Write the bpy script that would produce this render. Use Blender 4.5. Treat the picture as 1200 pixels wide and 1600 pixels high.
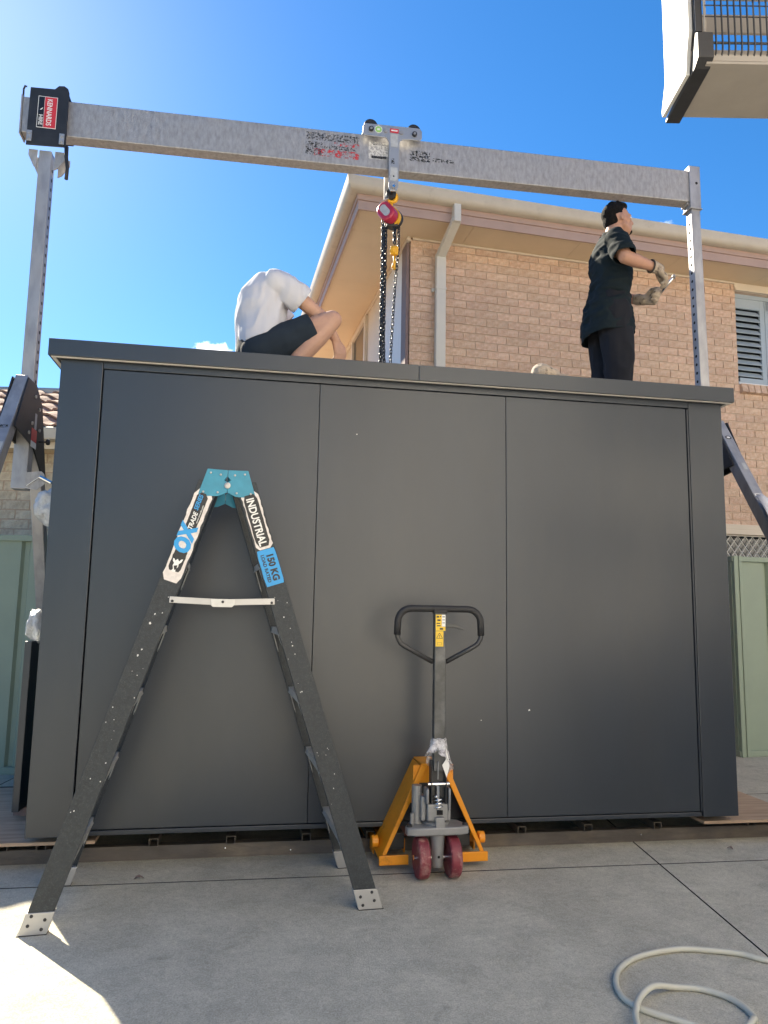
import bpy, bmesh, math, random
from mathutils import Vector, Matrix, noise
random.seed(7)
R = math.radians
scene = bpy.context.scene
for o in list(bpy.data.objects):
    bpy.data.objects.remove(o)
col = scene.collection

# ------------------------------------------------------------------ camera, sky, sun, exposure
CAM_H, PITCH, ROLL = 1.22, 0.1311, 0.0175
cam = bpy.data.cameras.new('camera')
cam.sensor_fit = 'VERTICAL'
cam.sensor_height = 36.0
cam.lens = 36.0 * 1150 / 1600
cam.clip_start, cam.clip_end = 0.05, 3000
camo = bpy.data.objects.new('camera', cam)
col.objects.link(camo)
_f = Vector((0, math.cos(PITCH), math.sin(PITCH)))
_u = Vector((0, -math.sin(PITCH), math.cos(PITCH)))
_r = Vector((1, 0, 0))
cr, sr = math.cos(ROLL), math.sin(ROLL)
r2, u2 = cr * _r + sr * _u, -sr * _r + cr * _u
camo.matrix_world = Matrix(((r2.x, u2.x, -_f.x, 0), (r2.y, u2.y, -_f.y, 0), (r2.z, u2.z, -_f.z, CAM_H), (0, 0, 0, 1)))
scene.camera = camo

SUN_AZ, SUN_EL = R(36), R(37.5)          # azimuth to the left of +Y
sun_dir = Vector((-math.sin(SUN_AZ) * math.cos(SUN_EL), math.cos(SUN_AZ) * math.cos(SUN_EL), math.sin(SUN_EL)))
world = bpy.data.worlds.new('World')
scene.world = world
world.use_nodes = True
wn, wl = world.node_tree.nodes, world.node_tree.links
wn.clear()
sky = wn.new('ShaderNodeTexSky')
sky.sky_type = 'NISHITA'
sky.sun_disc = False
sky.sun_elevation = SUN_EL
sky.sun_rotation = -SUN_AZ
sky.altitude = 0
sky.air_density = 1.0
sky.dust_density = 0.17
sky.ozone_density = 5.0
bg = wn.new('ShaderNodeBackground')
bg.inputs['Strength'].default_value = 0.0555
wo = wn.new('ShaderNodeOutputWorld')
# two small real clouds low in the sky
geo = wn.new('ShaderNodeTexCoord')
def wmath(op, a, b=None, clamp=False):
    n = wn.new('ShaderNodeMath'); n.operation = op; n.use_clamp = clamp
    for i, v in enumerate((a, b)):
        if v is None: continue
        if isinstance(v, (int, float)): n.inputs[i].default_value = v
        else: wl.new(v, n.inputs[i])
    return n.outputs[0]
def cloud_mask(az, el, wa, we, scale, thr):
    d = Vector((math.sin(az) * math.cos(el), math.cos(az) * math.cos(el), math.sin(el)))
    rt = Vector((math.cos(az), -math.sin(az), 0)); up = rt.cross(d)
    def dot(v, s):
        n = wn.new('ShaderNodeVectorMath'); n.operation = 'DOT_PRODUCT'
        wl.new(geo.outputs['Generated'], n.inputs[0]); n.inputs[1].default_value = v
        return wmath('MULTIPLY', n.outputs['Value'], s)
    x, y = dot(rt, 1 / wa), dot(up - d * 0, 1 / we)
    fwd = dot(d, 1.0)
    rr = wmath('SQRT', wmath('ADD', wmath('MULTIPLY', x, x), wmath('MULTIPLY', y, y)))
    nz = wn.new('ShaderNodeTexNoise'); nz.inputs['Scale'].default_value = scale
    nz.inputs['Detail'].default_value = 7; nz.inputs['Roughness'].default_value = 0.62
    wl.new(geo.outputs['Generated'], nz.inputs['Vector'])
    m = wmath('SUBTRACT', wmath('ADD', wmath('MULTIPLY', nz.outputs['Fac'], 1.5), thr), rr)
    m = wmath('MULTIPLY', m, 2.6, True)
    return wmath('MULTIPLY', m, wmath('GREATER_THAN', fwd, 0.5))
m1 = cloud_mask(R(-13.9), R(18.9), 0.042, 0.019, 46, 0.06)
m2 = cloud_mask(R(21.3), R(27.4), 0.05, 0.014, 40, -0.42)
cm = wmath('MAXIMUM', m1, wmath('MULTIPLY', m2, 0.45))
mix = wn.new('ShaderNodeMix'); mix.data_type = 'RGBA'
wl.new(cm, mix.inputs['Factor'])
hs = wn.new('ShaderNodeHueSaturation'); hs.inputs['Saturation'].default_value = 1.25
wl.new(sky.outputs['Color'], hs.inputs['Color'])
wl.new(hs.outputs['Color'], mix.inputs[6])
mix.inputs[7].default_value = (13, 13, 13.2, 1)
wl.new(mix.outputs[2], bg.inputs['Color'])
wl.new(bg.outputs[0], wo.inputs['Surface'])

sl = bpy.data.lights.new('sun', 'SUN')
sl.energy = 4.1
sl.angle = R(0.53)
sl.color = (1.0, 0.89, 0.70)
suno = bpy.data.objects.new('sun', sl)
col.objects.link(suno)
suno.rotation_euler = (-sun_dir).to_track_quat('-Z', 'Y').to_euler()
suno.location = sun_dir * 30

scene.render.engine = 'CYCLES'
scene.render.resolution_x, scene.render.resolution_y = 768, 1024
vs = scene.view_settings
vs.view_transform = 'Standard'; vs.look = 'None'; vs.gamma = 1; vs.use_curve_mapping = False
vs.exposure = 1.92
scene.cycles.max_bounces = 8
scene.cycles.diffuse_bounces = 5
scene.cycles.transparent_max_bounces = 12

# ------------------------------------------------------------------ materials
MATS = {}
def mat(name, c, rough=0.6, metal=0.0, var=0.0, vscale=6.0, bump=0.0, bscale=60.0, spec=0.5, stretch=(1, 1, 1),
        c2=None, c2scale=3.0, c2lo=0.45, c2hi=0.65, rnd=0.0, coat=0.0, rvar=0.0, alpha=None, trans=0.0, sheen=0.0, sss=0.0):
    m = bpy.data.materials.new(name); m.use_nodes = True
    nt = m.node_tree; N, L = nt.nodes, nt.links
    p = N['Principled BSDF']
    p.inputs['Roughness'].default_value = rough
    p.inputs['Metallic'].default_value = metal
    p.inputs['Specular IOR Level'].default_value = spec
    p.inputs['Coat Weight'].default_value = coat
    p.inputs['Transmission Weight'].default_value = trans
    p.inputs['Sheen Weight'].default_value = sheen
    if sss:
        p.inputs['Subsurface Weight'].default_value = sss
        p.inputs['Subsurface Radius'].default_value = (0.02, 0.008, 0.004)
        p.inputs['Subsurface Scale'].default_value = 0.4
    tc = N.new('ShaderNodeTexCoord')
    mp = N.new('ShaderNodeMapping'); mp.inputs['Scale'].default_value = stretch
    L.new(tc.outputs['Object'], mp.inputs['Vector'])
    def nz(scale, detail=6, rg=0.6):
        n = N.new('ShaderNodeTexNoise'); n.inputs['Scale'].default_value = scale
        n.inputs['Detail'].default_value = detail; n.inputs['Roughness'].default_value = rg
        L.new(mp.outputs[0], n.inputs['Vector']); return n
    cs = N.new('ShaderNodeRGB'); cs.outputs[0].default_value = (*c, 1)
    out = cs.outputs[0]
    if c2:
        n = nz(c2scale)
        r = N.new('ShaderNodeMapRange'); r.inputs[1].default_value = c2lo; r.inputs[2].default_value = c2hi
        L.new(n.outputs['Fac'], r.inputs[0])
        mx = N.new('ShaderNodeMix'); mx.data_type = 'RGBA'
        L.new(r.outputs[0], mx.inputs['Factor']); L.new(out, mx.inputs[6]); mx.inputs[7].default_value = (*c2, 1)
        out = mx.outputs[2]
    if var or rnd:
        h = N.new('ShaderNodeHueSaturation'); L.new(out, h.inputs['Color'])
        base = None
        if var:
            n = nz(vscale)
            r = N.new('ShaderNodeMapRange'); r.inputs[1].default_value = 0.25; r.inputs[2].default_value = 0.75
            r.inputs[3].default_value = 1 - var; r.inputs[4].default_value = 1 + var
            L.new(n.outputs['Fac'], r.inputs[0]); base = r.outputs[0]
        if rnd:
            oi = N.new('ShaderNodeObjectInfo'); g = N.new('ShaderNodeNewGeometry')
            a = N.new('ShaderNodeMath'); a.operation = 'ADD'
            L.new(oi.outputs['Random'], a.inputs[0]); L.new(g.outputs['Random Per Island'], a.inputs[1])
            fr = N.new('ShaderNodeMath'); fr.operation = 'FRACT'; L.new(a.outputs[0], fr.inputs[0])
            r = N.new('ShaderNodeMapRange'); r.inputs[3].default_value = 1 - rnd; r.inputs[4].default_value = 1 + rnd
            L.new(fr.outputs[0], r.inputs[0])
            f2 = N.new('ShaderNodeMath'); f2.operation = 'MULTIPLY'; f2.inputs[1].default_value = 7.31
            L.new(fr.outputs[0], f2.inputs[0])
            f3 = N.new('ShaderNodeMath'); f3.operation = 'FRACT'; L.new(f2.outputs[0], f3.inputs[0])
            hr = N.new('ShaderNodeMapRange'); hr.inputs[3].default_value = 0.4965; hr.inputs[4].default_value = 0.5035
            L.new(f3.outputs[0], hr.inputs[0]); L.new(hr.outputs[0], h.inputs['Hue'])
            if base is not None:
                mm = N.new('ShaderNodeMath'); mm.operation = 'MULTIPLY'
                L.new(base, mm.inputs[0]); L.new(r.outputs[0], mm.inputs[1]); base = mm.outputs[0]
            else: base = r.outputs[0]
        L.new(base, h.inputs['Value']); out = h.outputs[0]
    L.new(out, p.inputs['Base Color'])
    if rvar:
        n = nz(vscale * 0.7)
        r = N.new('ShaderNodeMapRange'); r.inputs[1].default_value = 0.3; r.inputs[2].default_value = 0.7
        r.inputs[3].default_value = max(0.02, rough - rvar); r.inputs[4].default_value = min(1, rough + rvar)
        L.new(n.outputs['Fac'], r.inputs[0]); L.new(r.outputs[0], p.inputs['Roughness'])
    if bump:
        n = nz(bscale, 8, 0.65)
        b = N.new('ShaderNodeBump'); b.inputs['Strength'].default_value = bump; b.inputs['Distance'].default_value = 0.01
        L.new(n.outputs['Fac'], b.inputs['Height']); L.new(b.outputs[0], p.inputs['Normal'])
    if alpha is not None:
        if isinstance(alpha, tuple):
            n = nz(alpha[0], 8, 0.7)
            r = N.new('ShaderNodeMapRange'); r.inputs[1].default_value = alpha[1]; r.inputs[2].default_value = alpha[2]
            L.new(n.outputs['Fac'], r.inputs[0]); L.new(r.outputs[0], p.inputs['Alpha'])
        else: p.inputs['Alpha'].default_value = alpha
    MATS[name] = m
    return m

mat("cabin_paint", (0.023, 0.030, 0.041), 0.36, 0, 0.10, 2.2, 0.02, 200, spec=0.7, stretch=(1.6, 1.0, 0.5), c2=(0.033, 0.038, 0.045), c2scale=1.7, c2lo=0.5, c2hi=0.8)
mat('cabin_trim', (0.60, 0.56, 0.52), 0.5, 0.0)
mat('cabin_gap', (0.008, 0.008, 0.009), 0.8)
mat('cabin_roof', (0.07, 0.07, 0.072), 0.6, 0, 0.1)
mat('aluminium', (0.42, 0.405, 0.40), 0.5, 0.45, 0.16, 40, 0.3, 140, stretch=(1.3, 1.0, 0.5), rvar=0.1, c2=(0.30, 0.29, 0.28), c2scale=30, c2lo=0.42, c2hi=0.74)
mat('aluminium_post', (0.39, 0.385, 0.395), 0.5, 0.5, 0.16, 5, 0.08, 90, stretch=(1.5, 1.5, 0.5), rvar=0.1, c2=(0.30, 0.30, 0.315), c2scale=9)
mat('aluminium_bright', (0.43, 0.425, 0.42), 0.42, 0.6, 0.08, 12)
mat('steel_black', (0.022, 0.022, 0.024), 0.5, 0, 0.3, 14, 0.05, 90)
mat('rubber_black', (0.018, 0.018, 0.02), 0.62, 0, 0.2, 30)
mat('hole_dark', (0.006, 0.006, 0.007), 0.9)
mat('sticker_red', (0.55, 0.035, 0.045), 0.4, 0, 0.1)
mat('sticker_white', (0.78, 0.77, 0.74), 0.45, 0, 0.06)
mat('sticker_black', (0.012, 0.012, 0.013), 0.4)
mat('sticker_grey', (0.42, 0.43, 0.44), 0.5, 0, 0.15, 30)
mat('sticker_yellow', (0.80, 0.52, 0.03), 0.45, 0, 0.06)
mat('sticker_blue', (0.02, 0.30, 0.66), 0.4, 0, 0.05)
mat('sticker_green', (0.30, 0.55, 0.16), 0.45)
mat('worn_black', (0.03, 0.03, 0.03), 0.6, alpha=(70, 0.50, 0.56))
mat('worn_red', (0.55, 0.04, 0.05), 0.6, alpha=(55, 0.50, 0.55))
mat('worn_white', (0.62, 0.6, 0.57), 0.6, alpha=(60, 0.44, 0.5))
mat('label_peel', (0.72, 0.66, 0.62), 0.7, 0, 0.18, 60)
mat('ladder_fibre', (0.020, 0.025, 0.030), 0.5, 0, 0.35, 60, 0.25, 260, c2=(0.045, 0.05, 0.05), c2scale=150, c2lo=0.52, c2hi=0.7)
mat('ladder_cap', (0.035, 0.25, 0.37), 0.42, 0, 0.14, 20, 0.05, 120)
mat('paint_splash', (0.7, 0.7, 0.68), 0.7)
mat('tread_alu', (0.50, 0.50, 0.49), 0.4, 0.6, 0.15, 20)
mat('jack_orange', (0.78, 0.29, 0.012), 0.38, 0, 0.1, 9, 0.03, 120, c2=(0.42, 0.15, 0.015), c2scale=14, c2lo=0.58, c2hi=0.72)
mat('jack_dark', (0.035, 0.036, 0.038), 0.4, 0, 0.15, 20)
mat('jack_column', (0.055, 0.058, 0.06), 0.38, 0.2, 0.3, 16, c2=(0.11, 0.115, 0.12), c2scale=12)
mat('cast_grey', (0.27, 0.27, 0.27), 0.45, 0.35, 0.12, 25, 0.15, 200)
mat('chrome', (0.75, 0.75, 0.76), 0.12, 1.0)
mat('wheel_red', (0.20, 0.032, 0.045), 0.5, 0, 0.22, 30, 0.1, 90, c2=(0.36, 0.20, 0.18), c2scale=18, c2lo=0.55, c2hi=0.7)
mat('primer_brown', (0.13, 0.055, 0.04), 0.6, 0, 0.2)
mat('film', (0.82, 0.80, 0.82), 0.16, 0, 0, alpha=(26, 0.35, 0.75), bump=0.7, bscale=35)
mat('bubble_wrap', (0.75, 0.78, 0.82), 0.25, 0, 0.1, 30, 0.9, 70, trans=0.3)
def concrete_mat():
    m = mat('concrete', (0.44, 0.41, 0.345), 0.9, spec=0.25)
    N, L = m.node_tree.nodes, m.node_tree.links; p = N['Principled BSDF']
    tc = N.new('ShaderNodeTexCoord')
    def nz(scale, det=8, rg=0.6, dist=0.0):
        n = N.new('ShaderNodeTexNoise'); n.inputs['Scale'].default_value = scale; n.inputs['Detail'].default_value = det
        n.inputs['Roughness'].default_value = rg; n.inputs['Distortion'].default_value = dist; L.new(tc.outputs['Object'], n.inputs['Vector']); return n.outputs['Fac']
    def rng(f, a, b, c, d):
        r = N.new('ShaderNodeMapRange'); r.inputs[1].default_value = a; r.inputs[2].default_value = b; r.inputs[3].default_value = c; r.inputs[4].default_value = d; L.new(f, r.inputs[0]); return r.outputs[0]
    def mul(a, b):
        n = N.new('ShaderNodeMath'); n.operation = 'MULTIPLY'; L.new(a, n.inputs[0]); L.new(b, n.inputs[1]); return n.outputs[0]
    v = rng(nz(0.9, 4), 0.3, 0.7, 0.86, 1.10)                 # broad patches
    v = mul(v, rng(nz(4.5, 8, 0.7, 0.6), 0.35, 0.65, 0.86, 1.10))   # trowel mottling
    v = mul(v, rng(nz(38, 6, 0.75, 1.2), 0.35, 0.65, 0.85, 1.13))   # scuffs
    v = mul(v, rng(nz(170, 3, 0.8), 0.36, 0.64, 0.78, 1.18))        # sand grains
    v = mul(v, rng(nz(2.1, 10, 0.62, 1.5), 0.60, 0.72, 1.0, 0.72))  # dark stains
    v = mul(v, rng(nz(11.0, 10, 0.7, 2.5), 0.66, 0.72, 1.0, 1.28))  # pale scrapes
    mx = N.new('ShaderNodeMix'); mx.data_type = 'RGBA'; mx.blend_type = 'MULTIPLY'; mx.inputs['Factor'].default_value = 1
    mx.inputs[6].default_value = (0.492, 0.466, 0.388, 1)
    cb = N.new('ShaderNodeCombineColor'); [L.new(v, cb.inputs[i]) for i in range(3)]
    L.new(cb.outputs[0], mx.inputs[7]); L.new(mx.outputs[2], p.inputs['Base Color'])
    b = N.new('ShaderNodeBump'); b.inputs['Strength'].default_value = 0.6; b.inputs['Distance'].default_value = 0.006
    L.new(nz(150, 8, 0.7, 0.8), b.inputs['Height']); L.new(b.outputs[0], p.inputs['Normal'])
concrete_mat()
mat('joint_dirt_shade', (0.035, 0.034, 0.032), 0.95, 0, 0.2)
mat('brick', (0.60, 0.40, 0.28), 0.88, 0, 0.15, 30, 0.9, 75, spec=0.25, rnd=0.10, c2=(0.66, 0.495, 0.37), c2scale=22, c2lo=0.42, c2hi=0.66)
mat('brick_cream', (0.72, 0.63, 0.49), 0.9, 0, 0.14, 30, 0.9, 75, spec=0.25, rnd=0.12, c2=(0.56, 0.46, 0.34), c2scale=20)
mat('mortar', (0.58, 0.43, 0.32), 0.95, 0, 0.1, 12, 0.5, 100)
mat('cream_paint', (0.66, 0.56, 0.43), 0.6, 0, 0.06, 2, 0.04, 60)
mat('render_cream', (0.84, 0.81, 0.775), 0.8, 0, 0.05, 2, 0.2, 80)
mat('soffit_paint', (0.70, 0.55, 0.37), 0.65, 0, 0.05, 2)
mat('gutter_cream', (0.52, 0.455, 0.36), 0.5, 0, 0.09, 5, c2=(0.42, 0.36, 0.28), c2scale=7, c2lo=0.58, c2hi=0.75)
mat('fascia_pink', (0.42, 0.29, 0.235), 0.55, 0, 0.07, 4)
mat('pipe_cream', (0.63, 0.59, 0.51), 0.5, 0, 0.05, 3)
mat('white_panel', (0.74, 0.73, 0.71), 0.6, 0, 0.04)
mat('timber_dark', (0.20, 0.14, 0.13), 0.7, 0, 0.15)
mat('glass_dark', (0.02, 0.025, 0.03), 0.06, 0, spec=0.8)
mat('shutter_grey', (0.36, 0.42, 0.46), 0.5, 0, 0.04)
mat('grille_white', (0.75, 0.72, 0.66), 0.5)
mat('fence_green', (0.262, 0.318, 0.248), 0.5, 0, 0.06, 3, spec=0.4)
mat('roof_tile', (0.33, 0.20, 0.145), 0.85, 0, 0.2, 14, 0.5, 60, rnd=0.16)
mat('plywood', (0.47, 0.34, 0.235), 0.75, 0, 0.18, 4, 0.2, 70, stretch=(0.5, 5, 5), c2=(0.36, 0.25, 0.17), c2scale=5)
mat('steel_mill', (0.115, 0.10, 0.09), 0.55, 0.4, 0.3, 8, 0.3, 60, stretch=(0.6, 2, 2), c2=(0.17, 0.14, 0.11), c2scale=6)
mat('hose', (0.50, 0.49, 0.42), 0.45, 0, 0.06, 10)
mat('skin', (0.46, 0.25, 0.17), 0.55, 0, 0.10, 14, 0.25, 140, sss=0.05)
mat('skin_light', (0.50, 0.29, 0.205), 0.55, 0, 0.10, 14, 0.25, 140, sss=0.05)
mat('hair', (0.012, 0.010, 0.009), 0.8, 0, 0.4, 60, 0.9, 130, spec=0.12)
mat('shirt_white', (0.56, 0.56, 0.61), 0.9, 0, 0.03, 8, 0.12, 300, spec=0.2)
mat('shirt_dark', (0.010, 0.017, 0.021), 0.9, 0, 0.12, 8, 0.15, 300, spec=0.2)
mat('shorts_navy', (0.022, 0.031, 0.043), 0.9, 0, 0.12, 10, 0.15, 300, spec=0.2)
mat('trousers', (0.016, 0.017, 0.022), 0.9, 0, 0.12, 10, 0.15, 300, spec=0.2)
mat('glove_leather', (0.42, 0.34, 0.26), 0.8, 0, 0.2, 30, 0.8, 60, c2=(0.10, 0.08, 0.07), c2scale=24, c2lo=0.56, c2hi=0.66)
mat('glove_dark', (0.06, 0.052, 0.046), 0.8, 0, 0.2, 30, 0.6, 60)
mat('shoe', (0.05, 0.04, 0.035), 0.7)
mat('shoe_tan', (0.38, 0.25, 0.15), 0.75, 0, 0.2)
mat('hoist_red', (0.40, 0.025, 0.06), 0.35, 0, 0.08, 20)
mat('hoist_yellow', (0.75, 0.38, 0.015), 0.4, 0, 0.12, 20)
mat('chain_steel', (0.020, 0.026, 0.036), 0.35, 0.3)
mat('cage_white', (0.62, 0.61, 0.58), 0.5, 0, 0.06, 8)
mat('cage_beige', (0.30, 0.27, 0.235), 0.7, 0, 0.08, 5)
M = MATS

# ------------------------------------------------------------------ mesh helpers
def finish(me, name, m, parent=None, smooth=False, bevel=0.0, label=None):
    o = bpy.data.objects.new(name, me)
    col.objects.link(o)
    if m is not None and len(me.materials) == 0: me.materials.append(MATS[m] if isinstance(m, str) else m)
    if parent is not None: o.parent = parent
    if smooth: me.polygons.foreach_set('use_smooth', [True] * len(me.polygons))
    if bevel:
        b = o.modifiers.new('bevel', 'BEVEL'); b.width = bevel; b.segments = 2; b.limit_method = 'ANGLE'; b.angle_limit = R(40)
    if label: o['label'] = label
    return o

class MB:
    def __init__(s): s.v = []; s.f = []
    def add(s, vs, fs):
        k = len(s.v); s.v += [tuple(x) for x in vs]; s.f += [tuple(i + k for i in q) for q in fs]; return s
    def box(s, x0, x1, y0, y1, z0, z1, M4=None):
        v = [Vector(p) for p in ((x0, y0, z0), (x1, y0, z0), (x1, y1, z0), (x0, y1, z0), (x0, y0, z1), (x1, y0, z1), (x1, y1, z1), (x0, y1, z1))]
        if M4: v = [M4 @ p for p in v]
        return s.add(v, [(0, 3, 2, 1), (4, 5, 6, 7), (0, 1, 5, 4), (1, 2, 6, 5), (2, 3, 7, 6), (3, 0, 4, 7)])
    def bar(s, p0, p1, w, h, up=(0, 0, 1)):
        """box beam from p0 to p1, w across (side), h along 'up'"""
        p0, p1 = Vector(p0), Vector(p1); d = (p1 - p0).normalized(); up = Vector(up)
        sd = d.cross(up).normalized(); u = sd.cross(d).normalized()
        v = []
        for p in (p0, p1):
            for a, b in ((-1, -1), (1, -1), (1, 1), (-1, 1)): v.append(p + sd * (a * w / 2) + u * (b * h / 2))
        return s.add(v, [(3, 2, 1, 0), (4, 5, 6, 7), (0, 1, 5, 4), (1, 2, 6, 5), (2, 3, 7, 6), (3, 0, 4, 7)])
    def prism(s, poly, o, ex, ey, depth):
        """polygon in plane (o, ex, ey), extruded by vector depth"""
        o, ex, ey, depth = Vector(o), Vector(ex), Vector(ey), Vector(depth)
        a = [o + ex * p[0] + ey * p[1] for p in poly]; n = len(a)
        fs = [tuple(range(n)), tuple(range(2 * n - 1, n - 1, -1))]
        fs += [(i, i + n, (i + 1) % n + n, (i + 1) % n) for i in range(n)]
        return s.add(a + [p + depth for p in a], fs)
    def tube(s, pts, r, n=10, closed=False, caps=True, flat=1.0):
        pts = [Vector(p) for p in pts]; m = len(pts)
        rr = r if isinstance(r, (list, tuple)) else [r] * m
        prev = None; k = len(s.v); vs = []
        for i, p in enumerate(pts):
            if closed: t = pts[(i + 1) % m] - pts[i - 1]
            else: t = pts[min(i + 1, m - 1)] - pts[max(i - 1, 0)]
            t.normalize()
            if prev is None:
                q = Vector((0, 0, 1)) if abs(t.z) < 0.9 else Vector((1, 0, 0))
                x = t.cross(q).normalized()
            else: x = (prev - t * prev.dot(t)).normalized()
            prev = x; y = t.cross(x)
            for j in range(n):
                a = 2 * math.pi * j / n; vs.append(p + x * (math.cos(a) * rr[i]) + y * (math.sin(a) * rr[i] * flat))
        fs = []
        for i in range(m if closed else m - 1):
            i2 = (i + 1) % m
            for j in range(n): fs.append((i * n + j, i * n + (j + 1) % n, i2 * n + (j + 1) % n, i2 * n + j))
        if caps and not closed:
            fs.append(tuple(range(n - 1, -1, -1))); fs.append(tuple((m - 1) * n + j for j in range(n)))
        return s.add(vs, fs)
    def cyl(s, p0, p1, r, n=20, r1=None): return s.tube([p0, p1], [r, r if r1 is None else r1], n)
    def lathe(s, prof, c, axis, n=24):
        """prof: (radius, distance along axis)"""
        c, ax = Vector(c), Vector(axis).normalized()
        q = Vector((0, 0, 1)) if abs(ax.z) < 0.9 else Vector((1, 0, 0))
        x = ax.cross(q).normalized(); y = ax.cross(x); m = len(prof)
        vs = [c + ax * h + (x * math.cos(2 * math.pi * j / n) + y * math.sin(2 * math.pi * j / n)) * r for r, h in prof for j in range(n)]
        fs = [(i * n + j, i * n + (j + 1) % n, (i + 1) * n + (j + 1) % n, (i + 1) * n + j) for i in range(m - 1) for j in range(n)]
        fs.append(tuple(range(n - 1, -1, -1))); fs.append(tuple((m - 1) * n + j for j in range(n)))
        return s.add(vs, fs)
    def mesh(s, name):
        me = bpy.data.meshes.new(name); me.from_pydata(s.v, [], s.f)
        bm = bmesh.new(); bm.from_mesh(me); bmesh.ops.recalc_face_normals(bm, faces=bm.faces); bm.to_mesh(me); bm.free()
        return me
    def build(s, name, m, parent=None, smooth=False, bevel=0.0, label=None):
        return finish(s.mesh(name), name, m, parent, smooth, bevel, label)

def autosmooth(o, ang=40):
    me = o.data
    me.polygons.foreach_set('use_smooth', [True] * len(me.polygons))
    me.set_sharp_from_angle(angle=R(ang))
    return o
def tag(o, label=None, cat=None, group=None, kind=None):
    for k, v in (('label', label), ('category', cat), ('group', group), ('kind', kind)):
        if v: o[k] = v
    return o
def thing(name, label, cat, loc=(0, 0, 0), rz=0.0, group=None):
    e = bpy.data.objects.new(name, None); col.objects.link(e)
    e.location = loc; e.rotation_euler = (0, 0, rz); e.empty_display_size = 0.1
    return tag(e, label, cat, group)
def text(body, size, m, parent, origin, ex, ey, name='lettering', align='CENTER', bold=0.0, sx=1.0, ext=0.0006, shear=0.0):
    cu = bpy.data.curves.new('txt', 'FONT'); cu.body = body; cu.size = size; cu.align_x = align; cu.align_y = 'CENTER'
    cu.extrude = ext; cu.offset = bold; cu.resolution_u = 3; cu.shear = shear
    to = bpy.data.objects.new('txt', cu); col.objects.link(to)
    dg = bpy.context.evaluated_depsgraph_get()
    me = bpy.data.meshes.new_from_object(to.evaluated_get(dg)); me.materials.clear()
    bpy.data.objects.remove(to); bpy.data.curves.remove(cu)
    ex, ey = Vector(ex).normalized(), Vector(ey).normalized(); ez = ex.cross(ey)
    o = Vector(origin)
    for v in me.vertices:
        c = v.co.copy(); v.co = o + ex * (c.x * sx) + ey * c.y + ez * c.z
    return finish(me, name, m, parent)

# ------------------------------------------------------------------ frames of reference
YAW = 0.1669
SX, SY = -1.6187, 3.5351                     # ground point under the cabin's front left corner
def S(u, v, z=0.0):
    return Vector((SX + u * math.cos(YAW) - v * math.sin(YAW), SY + u * math.sin(YAW) + v * math.cos(YAW), z))
HYAW = 0.235
HX, HY = 0.227, 7.35

# ------------------------------------------------------------------ ground
gm = MB(); gm.add([(-400, -400, -0.006), (400, -400, -0.006), (400, 400, -0.006), (-400, 400, -0.006)], [(0, 1, 2, 3)])
ground = gm.build('ground', 'joint_dirt_shade'); tag(ground, kind='structure')
def line_isect(p, d, q, e):
    den = d.x * e.y - d.y * e.x
    t = ((q.x - p.x) * e.y - (q.y - p.y) * e.x) / den
    return p + d * t
d1 = Vector((math.cos(0.152), math.sin(0.152))); d2 = Vector((-0.032, 1.0)).normalized()
o1 = Vector((-1.624, 3.352)); o2 = Vector((1.399, 3.371))
n1 = Vector((-d1.y, d1.x))
rows = [-12.0, -8.2, -4.4, 0.0, 1.27, 4.9, 8.6, 13]
cols_ = [-14.2, -10.6, -7.0, -3.9, 0.0, 3.4, 6.8, 10.4]
for i in range(len(rows) - 1):
    for j in range(len(cols_) - 1):
        g = 0.005
        cs = []
        for (ri, sg) in ((i, 1), (i + 1, -1)):
            for (cj, sh) in ((j, 1), (j + 1, -1)):
                pp = line_isect(o1 + n1 * (rows[ri] + sg * g), d1, o2 + Vector((cols_[cj] + sh * (0.0045), 0)), d2)
                cs.append(pp)
        a, b_, c, d = cs[0], cs[1], cs[3], cs[2]
        b = MB(); z0, z1 = -0.028, 0.0
        pts = [a, b_, c, d]
        b.add([(p.x, p.y, z0) for p in pts] + [(p.x, p.y, z1) for p in pts],
              [(3, 2, 1, 0), (4, 5, 6, 7), (0, 1, 5, 4), (1, 2, 6, 5), (2, 3, 7, 6), (3, 0, 4, 7)])
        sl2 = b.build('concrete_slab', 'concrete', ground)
        sl2.data.materials.append(M['joint_dirt_shade'])          # sides coloured dark: joint shade painted in with the dirt tone
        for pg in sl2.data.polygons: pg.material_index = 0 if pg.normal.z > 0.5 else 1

# ------------------------------------------------------------------ cabin
Z0, HW, FH, WD, DP = 0.15, 2.278, 0.085, 3.606, 2.35
cab = thing('portable_cabin', 'large dark grey panelled cabin with flat overhanging roof, raised on steel', 'cabin', (SX, SY, 0), YAW)
zt = Z0 + HW
b = MB(); b.box(0.004, WD - 0.004, 0.06, DP, Z0, zt); b.build('wall', 'cabin_paint', cab)
# front: posts, header, recessed doors
b = MB(); b.box(0, 0.20, 0, 0.058, Z0, zt - 0.001); b.build('corner_post', 'cabin_paint', cab, bevel=0.003)
b = MB(); b.box(3.40, WD, 0, 0.058, Z0, zt - 0.001); b.build('corner_post', 'cabin_paint', cab, bevel=0.003)
b = MB(); b.box(0.2025, 3.3975, 0.0, 0.058, 2.392, zt - 0.001); b.build('header', 'cabin_paint', cab, bevel=0.002)
b = MB(); b.box(0.2025, 3.3975, 0.045, 0.058, Z0 + 0.01, 2.39); b.build('recess', 'cabin_gap', cab)
px = [0.204, 1.290, 2.310, 3.386]
for i in range(3):
    b = MB(); b.box(px[i] + 0.0012, px[i + 1] - 0.0012, 0.008, 0.040, 0.178, 2.3885)
    pn = b.build('door_panel', 'cabin_paint', cab, bevel=0.002)
b = MB(); b.box(3.3895, 3.397, 0.004, 0.04, 0.178, 2.384); b.build('edge_strip', 'cabin_paint', cab)
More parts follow.
